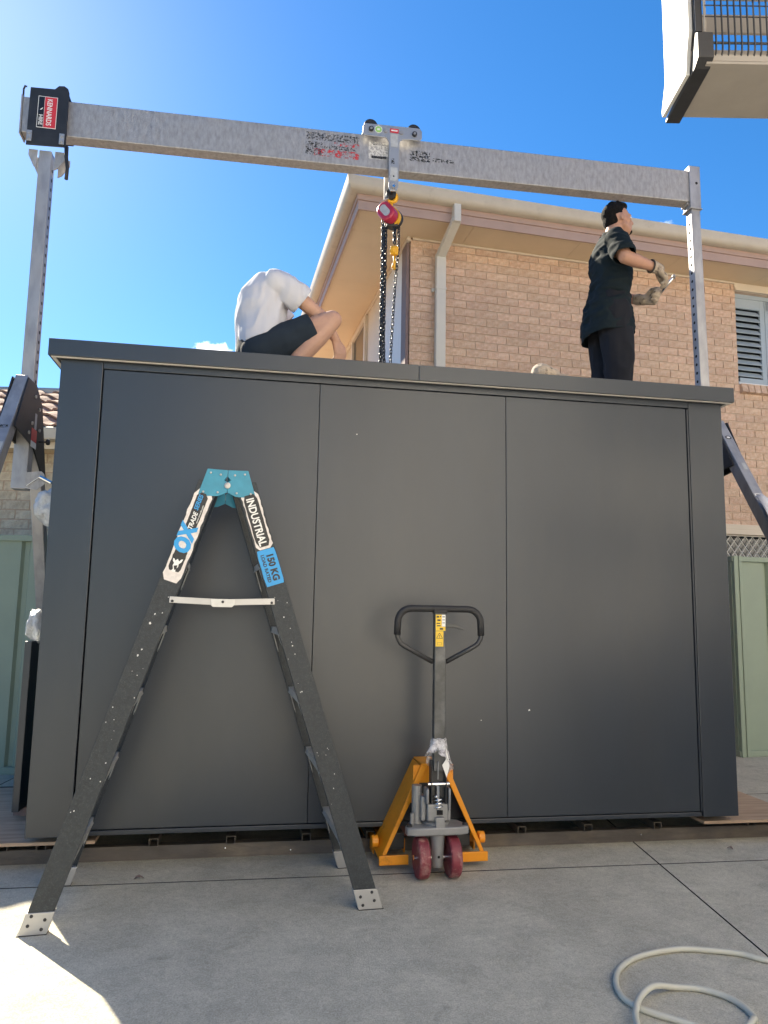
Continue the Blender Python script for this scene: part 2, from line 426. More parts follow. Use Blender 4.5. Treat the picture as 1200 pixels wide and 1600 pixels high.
b = MB(); b.box(0.205, 3.392, 0.004, 0.044, 0.152, 0.174); b.build('bottom_rail', 'cabin_paint', cab, bevel=0.003)
# roof with fascia
OV = 0.051
for u0, u1 in ((-OV, 1.808), (1.810, WD + OV)):
    b = MB(); b.box(u0, u1, -OV, -OV + 0.03, zt, zt + FH); b.build('fascia', 'cabin_paint', cab, bevel=0.002)
for u0, u1 in ((-OV, -OV + 0.03), (WD + OV - 0.03, WD + OV)):
    b = MB(); b.box(u0, u1, -OV + 0.031, DP + OV, zt, zt + FH); b.build('fascia', 'cabin_paint', cab, bevel=0.002)
b = MB(); b.box(-OV + 0.031, WD + OV - 0.031, DP + OV - 0.03, DP + OV, zt, zt + FH); b.build('fascia', 'cabin_paint', cab, bevel=0.002)
b = MB(); b.box(-OV + 0.012, WD + OV - 0.012, -OV + 0.012, -OV + 0.028, zt - 0.004, zt - 0.001)
b.box(-OV + 0.012, -OV + 0.03, -OV + 0.03, DP, zt - 0.004, zt - 0.001); b.box(WD + OV - 0.03, WD + OV - 0.012, -OV + 0.03, DP, zt - 0.004, zt - 0.001)
b.build('drip_edge', 'cabin_trim', cab)
b = MB(); b.box(-OV + 0.031, WD + OV - 0.031, -OV + 0.031, DP + OV - 0.031, zt + 0.001, zt + 0.062); b.build('roof_deck', 'cabin_roof', cab)
ROOFZ = zt + 0.062
# chips in the paint
for (u, z, s) in ((2.43, 0.71, 0.005), (1.49, 2.13, 0.003), (2.17, 0.66, 0.0025)):
    b = MB(); b.prism([(-s, -s), (s * 1.2, -s * .6), (s * .7, s), (-s * .5, s * .7)], (u, 0.0075, z), (1, 0, 0), (0, 0, 1), (0, -0.0006, 0))
    b.build('paint_chip', 'sticker_white', cab)

# steel beam, cross tubes, plywood
sb = thing('steel_beam', 'long rusty steel channel lying on the concrete under the cabin front', 'beam', S(-1.4, 0.12, 0), YAW)
b = MB(); b.box(0, 6.6, 0, 0.006, 0, 0.065); b.box(0, 6.6, 0.006, 0.05, 0.059, 0.065); b.box(0, 6.6, 0.006, 0.05, 0, 0.006)
b.build('channel', 'steel_mill', sb)
for x in (2.30, 2.62, 3.05, 4.5):
    b = MB(); b.lathe([(0.0, 0), (0.006, 0.001), (0.004, 0.004), (0.0, 0.005)], (x, 0, 0.033 + 0.01 * math.sin(x * 9)), (0, -1, 0), 10); b.build('bolt_head', 'chrome', sb)
pos = {-0.12: 'leftmost, under the left plywood edge', 0.05: 'under the left corner post', 0.56: 'behind the near ladder leg', 0.925: 'under the left door panel',
       1.295: 'under the left panel joint', 1.62: 'left of the pallet jack', 2.42: 'just right of the pallet jack', 2.79: 'under the right door panel', 3.19: 'next to the right corner post', 3.75: 'under the right plywood sheet'}
for u, t in pos.items():
    e = thing('square_tube', 'short square steel tube lying crosswise on the beam, ' + t, 'steel tube', S(u, 0.02, 0.0655), YAW, 'square tubes on the steel beam')
    b = MB()
    w, h, l, tk = 0.044, 0.038, 2.2, 0.003
    b.box(-w / 2, w / 2, 0.08, l, 0, tk); b.box(-w / 2, w / 2, 0.08, l, h - tk, h); b.box(-w / 2, -w / 2 + tk, 0.08, l, tk, h - tk); b.box(w / 2 - tk, w / 2, 0.08, l, tk, h - tk)
    b.build('tube_wall', 'steel_mill', e)
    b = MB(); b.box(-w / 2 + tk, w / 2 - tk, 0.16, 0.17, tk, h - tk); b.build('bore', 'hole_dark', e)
b = MB(); b.box(-0.55, 0.30, 0.045, 1.15, 0.1045, 0.1195); o = b.build('plywood_sheet', 'plywood', bevel=0.001); o.location = (SX, SY, 0); o.rotation_euler.z = YAW
tag(o, 'brown plywood sheet sticking out under the cabin left corner', 'plywood', 'plywood sheets under the cabin')
b = MB(); b.box(3.42, 4.05, 0.03, 0.72, 0.1045, 0.1195); o = b.build('plywood_sheet', 'plywood', bevel=0.001); o.location = (SX, SY, 0); o.rotation_euler.z = YAW
tag(o, 'reddish plywood sheet sticking out under the cabin right corner', 'plywood', 'plywood sheets under the cabin')
b = MB(); b.box(0, 0.06, 0, 0.03, 0, 0.012); o = b.build('timber_offcut', 'sticker_white', bevel=0.001); o.location = S(-0.19, 0.055, 0.1198); o.rotation_euler.z = YAW + 0.1
tag(o, 'small pale timber offcut lying on the left plywood sheet', 'offcut')

# ------------------------------------------------------------------ brick house at the back
house = thing('brick_house', 'two storey tan brick house with cream eaves and louvred window', 'house', (HX, HY, 0), HYAW)
ZS = 5.12
HL, HD = 9.0, 8.0
WIN = (3.985, 5.75, 3.905, 5.02)          # upstairs window: u0,u1,z0,z1
GRL = (3.60, 5.60, 0.90, 2.12)            # ground floor window with diamond screen
def wall_with_openings(b, u0, u1, z0, z1, y0, y1, ops):
    us = sorted({u0, u1, *[o[0] for o in ops], *[o[1] for o in ops]})
    zs = sorted({z0, z1, *[o[2] for o in ops], *[o[3] for o in ops]})
    for i in range(len(us) - 1):
        for j in range(len(zs) - 1):
            cu, cz = (us[i] + us[i + 1]) / 2, (zs[j] + zs[j + 1]) / 2
            if any(o[0] < cu < o[1] and o[2] < cz < o[3] for o in ops): continue
            b.box(us[i], us[i + 1], y0, y1, zs[j], zs[j + 1])
b = MB(); wall_with_openings(b, 0.010, HL, 0, ZS - 0.001, 0.009, 0.20, [WIN, GRL]); b.build('mortar_wall', 'mortar', house)
# bricks
def brick_mesh(l, h, d, seed):
    rn = random.Random(seed); bm = bmesh.new(); bmesh.ops.create_cube(bm, size=1)
    for v in bm.verts: v.co = Vector((v.co.x * l, v.co.y * d, v.co.z * h)) + Vector((rn.uniform(-.002, .002), rn.uniform(-.0015, .0015), rn.uniform(-.0018, .0018)))
    me = bpy.data.meshes.new('brick'); bm.to_mesh(me); bm.free()
    me.materials.append(M['brick']); return me
CH, BL = 0.0885, 0.245
full = [brick_mesh(BL - 0.011, CH - 0.012, 0.05, i) for i in range(4)]
half = [brick_mesh(BL / 2 - 0.011, CH - 0.012, 0.05, 10 + i) for i in range(2)]
third = {}
specs = []
rows_n = int(ZS / CH)
for r in range(rows_n):
    zc = ZS - 0.004 - CH * (r + 0.5)
    off = (0 if r % 2 == 0 else BL / 2) + (0.02 * math.sin(r * 2.1) if r % 2 else 0)
    u = -BL + off
    rn = random.Random(r)
    while u < HL:
        l = BL
        a, e = max(u, 0.0), min(u + l, HL)
        segs = [(a, e)]
        for w in (WIN, GRL):
            ns = []
            for (p, q) in segs:
                if zc + CH * 0.45 > w[2] and zc - CH * 0.45 < w[3] and q > w[0] and p < w[1]:
                    if p < w[0]: ns.append((p, w[0]))
                    if q > w[1]: ns.append((w[1], q))
                else: ns.append((p, q))
            segs = ns
        for (p, q) in segs:
            if q - p > 0.035: specs.append((p, q, zc))
        u += l
vis = [s for s in specs if (s[2] > 3.62 and s[1] < 4.02 and not (2.30 < s[0] < 2.55 and s[2] < 4.7)) or (3.72 < s[1] and s[0] < 4.75 and 2.15 < s[2] < 3.95)]
vis.sort(key=lambda s: -s[2])
vis = vis[:298]; vset = set(vis)
mesh_cache = {}
for (p, q, zc) in vis:
    l = q - p; key = round(l, 3)
    if abs(l - BL) < 0.002: me = random.choice(full)
    elif abs(l - BL / 2) < 0.002: me = random.choice(half)
    else:
        if key not in mesh_cache: mesh_cache[key] = brick_mesh(l - 0.011, CH - 0.012, 0.05, int(key * 1000))
        me = mesh_cache[key]
    o = bpy.data.objects.new('brick', me); col.objects.link(o); o.parent = house
    o.location = ((p + q) / 2, 0.025 + random.uniform(-0.002, 0.002), zc); o.rotation_euler.y = random.uniform(-.004, .004)
    if random.random() < 0.5: o.rotation_euler.z = math.pi
b = MB()
for s in specs:
    if s in vset: continue
    p, q, zc = s; l = q - p - 0.011; h = CH - 0.012; y = random.uniform(-0.002, 0.002)
    b.box(p + 0.0055, p + 0.0055 + l, y, 0.05 + y, zc - h / 2, zc + h / 2)
tag(b.build('brickwork', 'brick', house), kind='stuff')
# soffit and eaves on the front and on the left side
OU, OVV = 0.66, 0.47
b = MB(); n = 0
for i in range(8):
    u0 = -OU + 0.02 + i * 1.21
    b = MB(); b.box(u0 + 0.0015, u0 + 1.2085, -OVV + 0.021, 0.205 if u0 > -.1 else -0.0015, ZS, ZS + 0.008); b.build('soffit_sheet', 'soffit_paint', house)
for i in range(7):
    v0 = 0.0 + i * 1.2
    b = MB(); b.box(-OU + 0.021, 0.008, v0 + 0.0015, v0 + 1.1985, ZS + 0.0005, ZS + 0.0085); b.build('soffit_sheet', 'soffit_paint', house)
b = MB(); b.box(0.02, 3.97, -0.026, -0.001, ZS - 0.022, ZS - 0.0008); b.build('cornice_bead', 'cream_paint', house, bevel=0.004)
b = MB(); b.box(3.97, 5.9, -0.03, 0.03, WIN[3] + 0.002, WIN[3] + 0.03); b.box(3.97, 5.9, -0.012, 0.0, WIN[3] + 0.03, ZS - 0.001); b.build('window_head', 'cream_paint', house)
b = MB(); b.box(-0.04, -0.001, -0.03, 7.9, ZS - 0.045, ZS - 0.0005); b.build('cornice_bead', 'cream_paint', house, bevel=0.004)
# fascia boards (two steps, pinkish brown)
for (z0, z1, k) in ((ZS - 0.03, ZS + 0.065, 0.0), (ZS + 0.066, ZS + 0.17, 0.012)):
    b = MB(); b.box(-OU - k, HL + 0.5, -OVV - k, -OVV + 0.02 - k, z0, z1); b.build('fascia_board', 'fascia_pink', house, bevel=0.003)
    b = MB(); b.box(-OU - k, -OU + 0.02 - k, -OVV + 0.021 - k, 8.3, z0, z1); b.build('fascia_board', 'fascia_pink', house, bevel=0.003)
# gutters: rounded quad profile
def gutter(p0, p1, out, name='gutter'):
    prof = [(0, 0.0), (0.055, 0.0), (0.085, 0.012), (0.105, 0.04), (0.112, 0.085), (0.118, 0.115), (0.105, 0.118), (0.10, 0.085), (0.0, 0.085)]
    b = MB(); out = Vector(out)
    mit = 1.0
    vs = []
    for k, p in enumerate((Vector(p0), Vector(p1))):
        for (o_, z_) in prof:
            along = (Vector(p0) - Vector(p1)).normalized() * (o_ if k == 0 else 0)
            vs.append(p + out * o_ + along + Vector((0, 0, z_)))
    n = len(prof)
    b.add(vs, [tuple(range(n)), tuple(range(2 * n - 1, n - 1, -1))] + [(i, i + n, (i + 1) % n + n, (i + 1) % n) for i in range(n)])
    return autosmooth(b.build(name, 'gutter_cream', house), 35)
GZ = ZS + 0.125
gutter((-OU - 0.014, -OVV - 0.0135, GZ), (HL + 0.5, -OVV - 0.0135, GZ), (0, -1, 0))
gutter((-OU - 0.0135, -OVV - 0.014, GZ), (-OU - 0.0135, 8.4, GZ), (-1, 0, 0))
# roof: low hip, solid, tucked inside the gutters
b = MB(); e = 0.05
A0, A1, B0, B1 = -OU - e, HL + 0.5, -OVV - e, 8.4
zr = GZ + 0.09
run = 4.2; rise = run * 0.36
b.add([(A0, B0, zr), (A1, B0, zr), (A1, B1, zr), (A0, B1, zr), (A0 + run, B0 + run, zr + rise), (A1, B0 + run, zr + rise)],
      [(0, 1, 5, 4), (0, 4, 3), (3, 4, 5, 2), (1, 2, 5), (0, 3, 2, 1)])
b.build('roof', 'roof_tile', house)
b = MB(); b.lathe([(0.0, 0), (0.075, 0), (0.085, 0.06), (0.075, 0.13), (0.0, 0.15)], (-OU + 0.12, -OVV + 0.03, zr + 0.0), (0.97, 0, 0.2), 12); b.build('hip_cap_tile', 'steel_black', house)
b = MB(); b.box(-0.10, 0.12, 0.35, 0.60, zr + 0.25, zr + 0.62); b.build('roof_vent', 'white_panel', house, bevel=0.01)
# downpipe
b = MB(); b.box(0.30, 0.372, -0.56, -0.47, ZS - 0.055, ZS + 0.13); b.build('downpipe_outlet', 'pipe_cream', house, bevel=0.004)
dp = MB(); dp.bar((0.335, -0.53, ZS - 0.02), (0.318, -0.055, 4.93), 0.09, 0.062); dp.build('downpipe_offset', 'pipe_cream', house, bevel=0.004)
dp = MB(); dp.box(0.268, 0.372, -0.092, -0.022, 0.05, 4.955); d = dp.build('downpipe', 'pipe_cream', house, bevel=0.006)
b = MB(); b.box(0.262, 0.378, -0.096, -0.018, 4.555, 4.575); b.box(0.235, 0.262, -0.03, -0.004, 4.545, 4.58); b.build('pipe_clip', 'pipe_cream', d)
# side wall on the left: dark corner board, white panels, cream panel, window
b = MB(); b.box(0.0, 0.2, 0.201, HD, 0, ZS - 0.001); b.build('side_wall', 'cream_paint', house)
b = MB(); b.box(-0.035, -0.001, 0.012, 0.20, 3.0, ZS - 0.047); b.build('corner_board', 'timber_dark', house, bevel=0.004)
b = MB(); b.box(-0.022, -0.001, 0.202, 0.98, 3.0, ZS - 0.047); b.build('cladding_panel', 'white_panel', house, bevel=0.003)
b = MB(); b.box(-0.020, -0.001, 0.985, 1.98, 3.0, ZS - 0.047); b.build('cladding_panel', 'cream_paint', house, bevel=0.003)
b = MB(); b.box(-0.06, -0.001, 1.99, 2.06, 2.9, ZS - 0.06); b.box(-0.06, -0.001, 2.86, 2.93, 2.9, ZS - 0.06); b.box(-0.06, -0.001, 2.06, 2.86, ZS - 0.13, ZS - 0.06)
w = b.build('side_window', 'cream_paint', house)
b = MB(); b.box(-0.03, -0.024, 2.061, 2.859, 2.9, ZS - 0.131); b.build('pane', 'glass_dark', w)
# upstairs window with plantation shutters
u0, u1, z0, z1 = WIN
b = MB()
b.box(u0, u1, 0.06, 0.10, z1 - 0.05, z1); b.box(u0, u1, 0.06, 0.10, z0, z0 + 0.035)
b.box(u0, u0 + 0.02, 0.06, 0.10, z0 + 0.035, z1 - 0.05); b.box(u1 - 0.02, u1, 0.06, 0.10, z0 + 0.035, z1 - 0.05)
w = b.build('shutter_window', 'shutter_grey', house)
b = MB(); b.box(u0 + 0.001, u1 - 0.001, 0.15, 0.156, z0 + 0.001, z1 - 0.001); b.build('pane', 'glass_dark', w)
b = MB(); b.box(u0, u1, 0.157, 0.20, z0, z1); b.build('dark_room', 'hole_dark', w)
for k in range(4):
    a0 = u0 + 0.021 + k * 0.436; a1 = a0 + 0.43
    b = MB(); zz0, zz1 = z0 + 0.036, z1 - 0.051
    b.box(a0, a0 + 0.012 if k == 0 else a0 + 0.05, 0.065, 0.095, zz0, zz1); b.box(a1 - 0.065, a1, 0.065, 0.095, zz0, zz1)
    b.box(a0 + 0.05, a1 - 0.065, 0.065, 0.095, zz1 - 0.12, zz1); b.box(a0 + 0.05, a1 - 0.065, 0.065, 0.095, zz0, zz0 + 0.05)
    b.box(a0 + 0.012, a0 + 0.05, 0.065, 0.095, zz1 - 0.12, zz1)
    b.build('shutter_frame', 'shutter_grey', w, bevel=0.002)
    ns = 11
    for i in range(ns):
        zc = zz0 + 0.06 + (zz1 - zz0 - 0.19) * (i + 0.5) / ns
        b = MB(); Mx = Matrix.Translation((0, 0.085, zc)) @ Matrix.Rotation(R(50), 4, 'X')
        b.box((a0 + 0.013) if k == 0 else a0 + 0.051, a1 - 0.066, -0.044, 0.044, -0.005, 0.005, Mx)
        b.build('slat', 'shutter_grey', w, bevel=0.002)
b = MB(); b.box(u0 - 0.002, u1, -0.004, 0.06, z0 - 0.022, z0 - 0.001); b.build('window_sill', 'white_panel', house)
for i in range(20):
    b = MB(); Mx = Matrix.Translation((u0 + 0.045 + i * 0.086, -0.012, z0 - 0.078)) @ Matrix.Rotation(R(-14), 4, 'X')
    b.box(-0.038, 0.038, -0.03, 0.05, -0.053, 0.053, Mx); b.build('sill_brick', 'brick', house, bevel=0.002)
# ground floor window with diamond security screen
u0, u1, z0, z1 = GRL
b = MB(); b.box(u0 - 0.02, u1 + 0.02, -0.02, 0.06, z1 + 0.001, z1 + 0.055); b.box(u0 - 0.02, u1 + 0.02, -0.012, 0.05, z1 + 0.056, z1 + 0.115); b.build('lintel', 'cream_paint', house, bevel=0.003)
b = MB(); b.box(u0, u0 + 0.06, 0.03, 0.07, z0, z1); b.box(u1 - 0.04, u1, 0.03, 0.07, z0, z1); b.box(u0 + 0.06, u1 - 0.04, 0.03, 0.07, z0, z0 + 0.04); b.box(u0 + 0.06, u1 - 0.04, 0.03, 0.07, z1 - 0.012, z1)
w = b.build('screened_window', 'grille_white', house)
b = MB(); b.box(u0, u1, 0.14, 0.146, z0, z1); b.build('pane', 'glass_dark', w)
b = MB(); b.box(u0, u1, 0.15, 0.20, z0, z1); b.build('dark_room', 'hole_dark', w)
b = MB(); sp = 0.098
un, zn = u1 - 0.04, z1 - 0.012
k = -20
a0, b0 = u0 + 0.06, z0 + 0.04
ratio = 1.25
for sg in (1, -1):
    for k in range(-30, 40):
        # line: z = sg*ratio*(u - us)
        pts = []
        us = a0 + k * sp
        for zz in (b0, zn):
            uu = us + sg * (zz - b0) / ratio
            pts.append((uu, zz))
        (ua, za), (ub, zb) = pts
        def clip(ua, za, ub, zb):
            for lim, side in ((a0, 1), (un, -1)):
                if (ua - lim) * side < 0 and (ub - lim) * side < 0: return None
                if (ua - lim) * side < 0: t = (lim - ua) / (ub - ua); ua, za = lim, za + t * (zb - za)
                if (ub - lim) * side < 0: t = (lim - ub) / (ua - ub); ub, zb = lim, zb + t * (za - zb)
            return ua, za, ub, zb
        c = clip(ua, za, ub, zb)
        if c: b.bar((c[0], 0.045 + 0.003 * sg, c[1]), (c[2], 0.045 + 0.003 * sg, c[3]), 0.006, 0.007, (0, 1, 0))
b.build('diamond_screen', 'grille_white', w)

# ------------------------------------------------------------------ garage in the left background
gar = thing('brick_garage', 'low cream brick building with brown tiled roof behind left fence', 'building', (-7.2, 6.35, 0), 0.04)
GL = 6.2; GE = 2.56
b = MB(); b.box(0, GL, 0.006, 0.2, 0, GE); b.box(GL - 0.2, GL, 0.2, 4.2, 0, GE); b.build('mortar_wall', 'mortar', gar)
CH2, BL2 = 0.086, 0.245
br2 = [brick_mesh(BL2 - 0.010, CH2 - 0.011, 0.05, 40 + i) for i in range(3)]
for me in br2: me.materials.clear(); me.materials.append(M['brick_cream'])
rest = MB()
for r in range(int(GE / CH2)):
    zc = GE - 0.003 - CH2 * (r + 0.5)
    for c in range(int(GL / BL2)):
        u = (c + 0.5 + (0.5 if r % 2 else 0)) * BL2
        if u > GL - 0.14: continue
        if 2.5 < u < 5.0 and zc > 1.55:
            o = bpy.data.objects.new('brick', random.choice(br2)); col.objects.link(o); o.parent = gar; o.location = (u, 0.025, zc)
        else: rest.box(u - BL2 / 2 + 0.005, u + BL2 / 2 - 0.005, 0, 0.05, zc - CH2 / 2 + 0.0055, zc + CH2 / 2 - 0.0055)
tag(rest.build('brickwork', 'brick_cream', gar), kind='stuff')
b = MB(); b.box(-0.3, GL + 0.3, -0.32, 0.25, GE + 0.001, GE + 0.012); b.build('soffit_sheet', 'soffit_paint', gar)
b = MB(); b.box(-0.3, GL + 0.3, -0.34, -0.32, GE - 0.03, GE + 0.12); b.build('fascia_board', 'cream_paint', gar)
b = MB(); b.box(-0.3, GL + 0.3, -0.45, -0.342, GE + 0.03, GE + 0.14); b.build('gutter', 'gutter_cream', gar, bevel=0.015)
pitch = math.atan(0.40)
def tile_mesh():
    n = 8; w, l, t = 0.33, 0.40, 0.018; vs = []; fs = []
    for j in (0, 1):
        for i in range(n + 1):
            x = w * (i / n - 0.5); zz = 0.030 * math.sin(2 * math.pi * i / n * 1.0 + 0.4) + (0.018 if i == n else 0)
            vs.append((x, l * j, zz + (0.03 if j == 0 else 0))); vs.append((x, l * j, zz - t + (0.03 if j == 0 else 0)))
    m = 2 * (n + 1)
    for i in range(n):
        a = 2 * i
        fs += [(a, a + 2, m + a + 2, m + a), (a + 1, m + a + 1, m + a + 3, a + 3), (a, a + 1, a + 3, a + 2), (m + a, m + a + 2, m + a + 3, m + a + 1)]
    fs += [(0, m, m + 1, 1), (m - 2, m - 1, 2 * m - 1, 2 * m - 2)]
    me = bpy.data.meshes.new('roof_tile'); me.from_pydata(vs, [], fs); me.materials.append(M['roof_tile']); return me
tm = tile_mesh()
rowsT = 8
for r in range(rowsT):
    for c in range(21):
        o = bpy.data.objects.new('roof_tile', tm); col.objects.link(o); o.parent = gar
        d = -0.40 + r * 0.32 * math.cos(pitch)
        o.location = (-0.15 + c * 0.315, d, GE + 0.17 + r * 0.32 * math.sin(pitch) + random.uniform(-.003, .003))
        o.rotation_euler = (pitch, 0, random.uniform(-.01, .01))
b = MB(); dR = -0.40 + rowsT * 0.32 * math.cos(pitch); zR = GE + 0.17 + rowsT * 0.32 * math.sin(pitch)
b.add([(-0.35, -0.38, GE + 0.12), (GL + 0.35, -0.38, GE + 0.12), (GL + 0.35, dR + .05, zR - 0.02), (-0.35, dR + .05, zR - 0.02), (-0.35, 4.6, GE + 0.12), (GL + 0.35, 4.6, GE + 0.12)],
      [(0, 1, 2, 3), (3, 2, 5, 4), (0, 3, 4), (1, 5, 2), (0, 4, 5, 1)]); b.build('roof_underlay', 'roof_tile', gar)
b = MB(); b.tube([(-0.35, dR + .05, zR - 0.01), (GL + 0.35, dR + .05, zR - 0.01)], 0.09, 12); b.build('ridge_cap', 'gutter_cream', gar)

# ------------------------------------------------------------------ fences
def fence(name, label, origin, rz, L, H, group, post_at, off=0.0):
    f = thing(name, label, 'fence', origin, rz, group)
    pw = 0.80; n = int(math.ceil(L / pw))
    for i in range(n):
        b = MB(); x0 = i * pw + 0.001; x1 = min(L, (i + 1) * pw) - 0.001
        prof = []
        xx = 0.0
        # broad pans with trapezoid ribs
        pr = [(0.0, 0.0), (0.05, 0.0), (0.066, 0.028), (0.10, 0.028), (0.116, 0.0), (0.33, 0.0), (0.346, 0.028), (0.38, 0.028), (0.396, 0.0), (0.61, 0.0), (0.626, 0.028), (0.66, 0.028), (0.676, 0.0), (0.80, 0.0)]
        vs = []; fs = []
        for (x, y) in pr:
            x = x * (x1 - x0) / 0.8 + x0
            vs += [(x, y + off, 0.04), (x, y + off, H - 0.03), (x, y + off + 0.002, 0.04), (x, y + off + 0.002, H - 0.03)]
        for k in range(len(pr) - 1):
            a = 4 * k; c = a + 4
            fs += [(a, c, c + 1, a + 1), (a + 2, a + 3, c + 3, c + 2), (a, a + 2, c + 2, c), (a + 1, c + 1, c + 3, a + 3)]
        b.add(vs, fs); b.build('sheet_panel', 'fence_green', f)
    b = MB(); b.box(0, L, -0.022, 0.045, H - 0.045, H); b.build('top_rail', 'fence_green', f, bevel=0.004)
    b = MB(); b.box(0, L, -0.022, 0.045, 0.0, 0.05); b.build('bottom_rail', 'fence_green', f, bevel=0.004)
    for x in post_at:
        b = MB(); b.box(x - 0.04, x - 0.012, -0.035, 0.05, 0.0, H + 0.004); b.box(x - 0.011, x + 0.011, -0.028, 0.05, 0.0, H + 0.004); b.box(x + 0.012, x + 0.04, -0.035, 0.05, 0.0, H + 0.004)
        b.build('post', 'fence_green', f, bevel=0.003)
    return f
fence('metal_fence', 'green corrugated metal fence left of the cabin, before the brick building', (-7.3, 5.25, 0), 0.05, 6.4, 1.72, 'green metal fences', [0.0, 2.4, 4.92 + 0.9])
fence('metal_fence', 'green corrugated metal fence right of the cabin, below the brick house', (3.12, 6.61, 0), 0.235, 4.8, 1.745, 'green metal fences', [0.05, 2.45])

# ------------------------------------------------------------------ unseen house added behind the camera to bounce fill light (its warm reflection shows in the cabin)
nb = thing('fill_house', 'pale rendered two storey house added unseen to bounce fill light, mirrored faintly in the cabin', 'house', (0.2, -0.85, 0), 0.06)
ops = [(0.3, 1.6, 0, 2.1), (0.5, 1.4, 3.4, 4.4), (5.2, 6.8, 3.4, 4.7), (9.0, 10.6, 3.4, 4.7), (8.4, 10.8, 0.9, 2.2)]
b = MB(); wall_with_openings(b, 0, 12.5, 0, 5.6, -0.25, 0, ops); b.box(0, 0.25, -8, -0.26, 0, 5.6); b.box(2.0, 2.25, 0.001, 2.95, 0, 5.6); b.box(2.251, 12.5, 2.7, 2.95, 0, 5.6); b.build('wall', 'render_cream', nb)  # forward wing added to bounce more light into the shaded yard
for i, (p, q, r, t) in enumerate(ops):
    b = MB(); b.box(p, q, -0.2, -0.16, r, t); w = b.build('garage_door' if i == 0 else 'window', 'white_panel' if i == 0 else 'glass_dark', nb)
    if i:
        b = MB(); b.box(p - 0.06, q + 0.06, 0.001, 0.03, r - 0.07, r - 0.001); b.box(p - .05, q + .05, 0.001, 0.03, t + .001, t + .07); b.build('frame', 'white_panel', w)
b = MB(); b.add([(1.6, 3.3, 5.66), (13, 3.3, 5.66), (13, -4, 5.66), (1.6, -4, 5.66), (6.5, 0.5, 7.2), (13, 0.5, 7.2)], [(0, 1, 5, 4), (0, 4, 3), (3, 4, 5, 2), (1, 2, 5), (0, 3, 2, 1)])
b.build('roof', 'roof_tile', nb)
b = MB(); b.add([(-0.5, 0.5, 5.65), (13, 0.5, 5.65), (13, -8.5, 5.65), (-0.5, -8.5, 5.65), (3.5, -4, 7.3), (13, -4, 7.3)], [(0, 1, 5, 4), (0, 4, 3), (3, 4, 5, 2), (1, 2, 5), (0, 3, 2, 1)])
b.build('roof', 'roof_tile', nb)


# ------------------------------------------------------------------ gantry crane
gan = thing('gantry_crane', 'aluminium lifting gantry with long beam on two legged posts straddling the cabin', 'gantry', (SX, SY, 0), YAW)
VB = 1.10                               # front face of the beam
def bz(u): return 4.446 + (u + 0.356) / 4.49 * 0.061      # beam centre height
b = MB()
pa, pb = (-0.66, VB + 0.05, bz(-0.66)), (4.205, VB + 0.05, bz(4.205))
b.bar(pa, pb, 0.10, 0.255); b.build('beam', 'aluminium', gan, bevel=0.006)
b = MB(); b.bar((-0.672, VB + 0.05, bz(-0.67)), (-0.661, VB + 0.05, bz(-0.66)), 0.11, 0.28); b.build('end_plate', 'aluminium', gan, bevel=0.004)
b = MB(); b.tube([(-0.668, VB + 0.02, bz(-.67) + 0.14), (-0.668, VB + 0.015, bz(-.67) + 0.19), (-0.655, VB + 0.0, bz(-.67) + 0.205), (-0.645, VB, bz(-.67) + 0.20)], 0.006, 6); b.build('end_hook', 'steel_black', gan)
# left head block: black plates clamped over the beam
for (v0, v1, nm) in ((VB - 0.045, VB - 0.035, 'head_plate'), (VB + 0.135, VB + 0.145, 'head_plate')):
    zlo = 4.202 if v0 < VB else 4.33
    b = MB(); b.prism([(-0.607, zlo), (-0.36, zlo + 0.01), (-0.362, 4.60), (-0.372, 4.632), (-0.395, 4.648), (-0.43, 4.645), (-0.455, 4.618), (-0.607, 4.612)], (0, v0, 0), (1, 0, 0), (0, 0, 1), (0, v1 - v0, 0))
    b.build(nm, 'steel_black', gan, bevel=0.003)
b = MB(); b.box(-0.60, -0.37, VB - 0.034, VB + 0.134, 4.59, 4.606); b.build('head_top', 'steel_black', gan)
hp = VB - 0.046
b = MB(); b.prism([(-0.551, 4.33), (-0.43, 4.33), (-0.43, 4.555), (-0.551, 4.555)], (0, hp, 0), (1, 0, 0), (0, 0, 1), (0, -0.0008, 0)); b.build('sticker_border', 'sticker_white', gan)
b = MB(); b.box(-0.508, -0.4335, hp - 0.0018, hp - 0.001, 4.334, 4.551); b.build('sticker_panel', 'sticker_red', gan)
b = MB(); b.box(-0.5475, -0.5105, hp - 0.0018, hp - 0.001, 4.334, 4.551); b.build('sticker_panel', 'sticker_black', gan)
text('KENNARDS', 0.046, 'sticker_white', gan, (-0.478, hp - 0.0022, 4.443), (0, 0, -1), (1, 0, 0), bold=0.0006, sx=0.80)
text('HIRE', 0.036, 'sticker_white', gan, (-0.5285, hp - 0.0022, 4.385), (0, 0, -1), (1, 0, 0), bold=0.0005)
b = MB(); b.prism([(0, 0), (0.012, 0.004), (0.02, 0.018), (0.014, 0.016), (0.004, 0.006)], (-0.536, hp - 0.0018, 4.455), (1, 0, 0), (0, 0, 1), (0, -0.0006, 0)); b.build('sticker_mark', 'sticker_white', gan)
for x in (-0.588, -0.386):
    b = MB(); b.box(x - 0.016, x + 0.016, hp - 0.008, hp - 0.0005, 4.225, 4.30); pl = b.build('bolt_plate', 'aluminium_bright', gan, bevel=0.002)
    for z in (4.243, 4.28):
        b = MB(); b.lathe([(0.0, 0), (0.010, 0), (0.010, 0.005), (0, 0.006)], (x, hp - 0.008, z), (0, -1, 0), 6); b.build('bolt', 'aluminium', pl)
